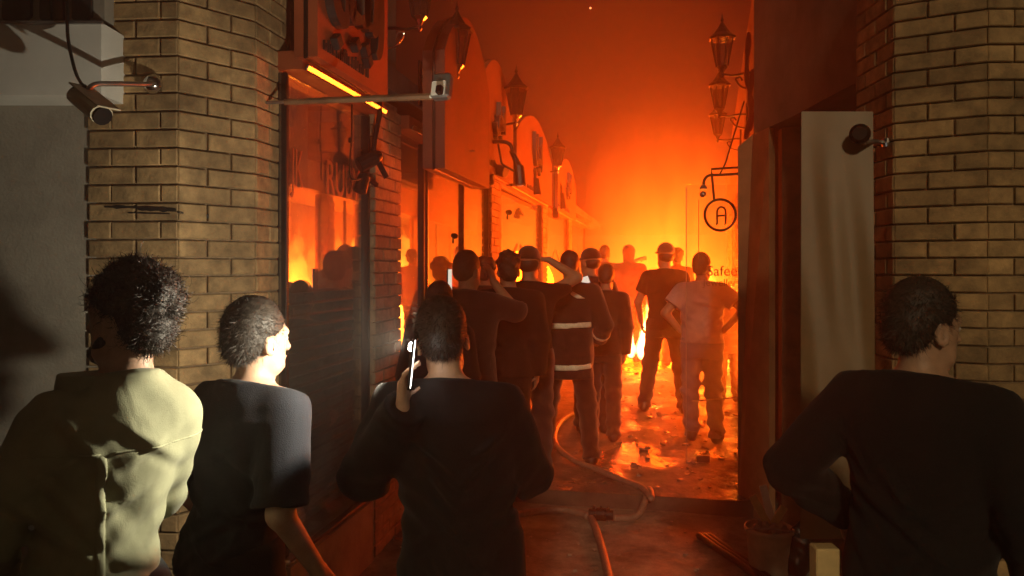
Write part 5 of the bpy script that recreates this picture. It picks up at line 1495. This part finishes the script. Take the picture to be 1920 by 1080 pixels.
flame(-0.13, 10.6, ground_z(10.6) + 0.32, 0.22, 0.85, F_HOT, 'white hot flame against the left arm of the tall man in the cap', 2, 5, 0.018)
flame(0.78, 12.6, ground_z(12.5), 0.85, 1.75, F_YEL, 'yellow flame behind the glass door', 3, 8, 0.03)
def flame_glow_body(x, y, z, rx_, ry_, h_, material, label, seed):  # emission here also stands in for the fire-lit smoke above the flames
    ph_ = [random.Random(seed).uniform(0, 6.28) for _ in range(4)]
    pr = [loft([(0, 0, 0, rx_ * .8, ry_ * .8), (h_ * .15, 0, 0, rx_, ry_), (h_ * .5, 0.05, 0, rx_ * .9, ry_ * .9), (h_ * .8, -.05, 0, rx_ * .65, ry_ * .65), (h_, 0, 0, rx_ * .3, ry_ * .3)], 0.05)]
    v, q = grow(pr, 0.11, noise=lambda X, Y, Z: 0.09 * np.sin(3.1 * X + 2 * Z + ph_[0]) * np.sin(2.7 * Y + 1.7 * Z + ph_[1]))
    o = bpy.data.objects.new('flame', from_arrays('flame', v, quads=q, material=material, smooth=True))
    o.location = (x, y, z); link(o)
    return tag(o, label, 'flame', 'flames at the end of the alley')
flame_glow_body(0.15, 13.6, ground_z(13.6), 1.15, 1.0, 3.4, F_GLOW, 'broad soft flame with added smoke glow in the middle of the burning alley', 5)
flame_glow_body(-0.55, 16.0, ground_z(16.0), 1.1, 1.0, 4.4, F_GLOW, 'broad soft flame with added smoke glow along the left shops', 6)
flame_glow_body(0.75, 17.0, ground_z(17.0), 1.1, 1.1, 5.0, F_GLOW, 'broad soft flame with added smoke glow along the right shops', 7)
flame_glow_body(0.2, 21.0, ground_z(21.0), 2.6, 1.6, 6.4, F_GLOW, 'widest soft flame with added smoke glow before the end building', 9)
for (fy, fw_, fh, sd, lab) in [(8.3, 0.9, 1.5, 22, 'flame inside the right shop nearest the glass door'), (9.6, 1.0, 2.0, 25, 'flame inside the right shop by the first hidden pier'), (10.75, 1.0, 2.2, 21, 'flame inside the right shop between the two hidden piers'),
                               (12.3, 1.2, 2.3, 23, 'flame inside the right shop close to the end of the alley'), (14.0, 1.2, 2.3, 26, 'flame inside the right shop before the last pier'), (16.6, 1.2, 2.2, 24, 'flame inside the last right shop')]:
    flame(rx(fy) + 0.62, fy, ground_z(fy) + 0.05, fw_, fh, F_YEL, lab, sd, 12, 0.035)
# a spark over the alley
sp = MB().lathe([(0.002, -0.012), (0.012, 0), (0.002, 0.012)], 8).build('spark', emit_mat('spark_glow', (1, .35, .12), 3.0), None)
sp.location = at(1107, 15, 8.0); tag(sp, 'single glowing spark high over the alley', 'spark')

# ------------------------------------------------------------------ smoke
hm = bpy.data.materials.new('smoke'); hm.use_nodes = True
n = hm.node_tree.nodes; l = hm.node_tree.links
n.remove(n['Principled BSDF'])
pv = n.new('ShaderNodeVolumePrincipled')
pv.inputs['Color'].default_value = (0.86, 0.80, 0.74, 1)
pv.inputs['Density'].default_value = HAZE_D
pv.inputs['Anisotropy'].default_value = HAZE_G
l.new(pv.outputs['Volume'], n['Material Output'].inputs['Volume'])
hz_ = MB().box((0, 9.5, 3.25), (18.0, 35.0, 8.9)).build('haze', hm, None)
tag(hz_, 'smoke filling the whole alley', 'smoke', kind='stuff')
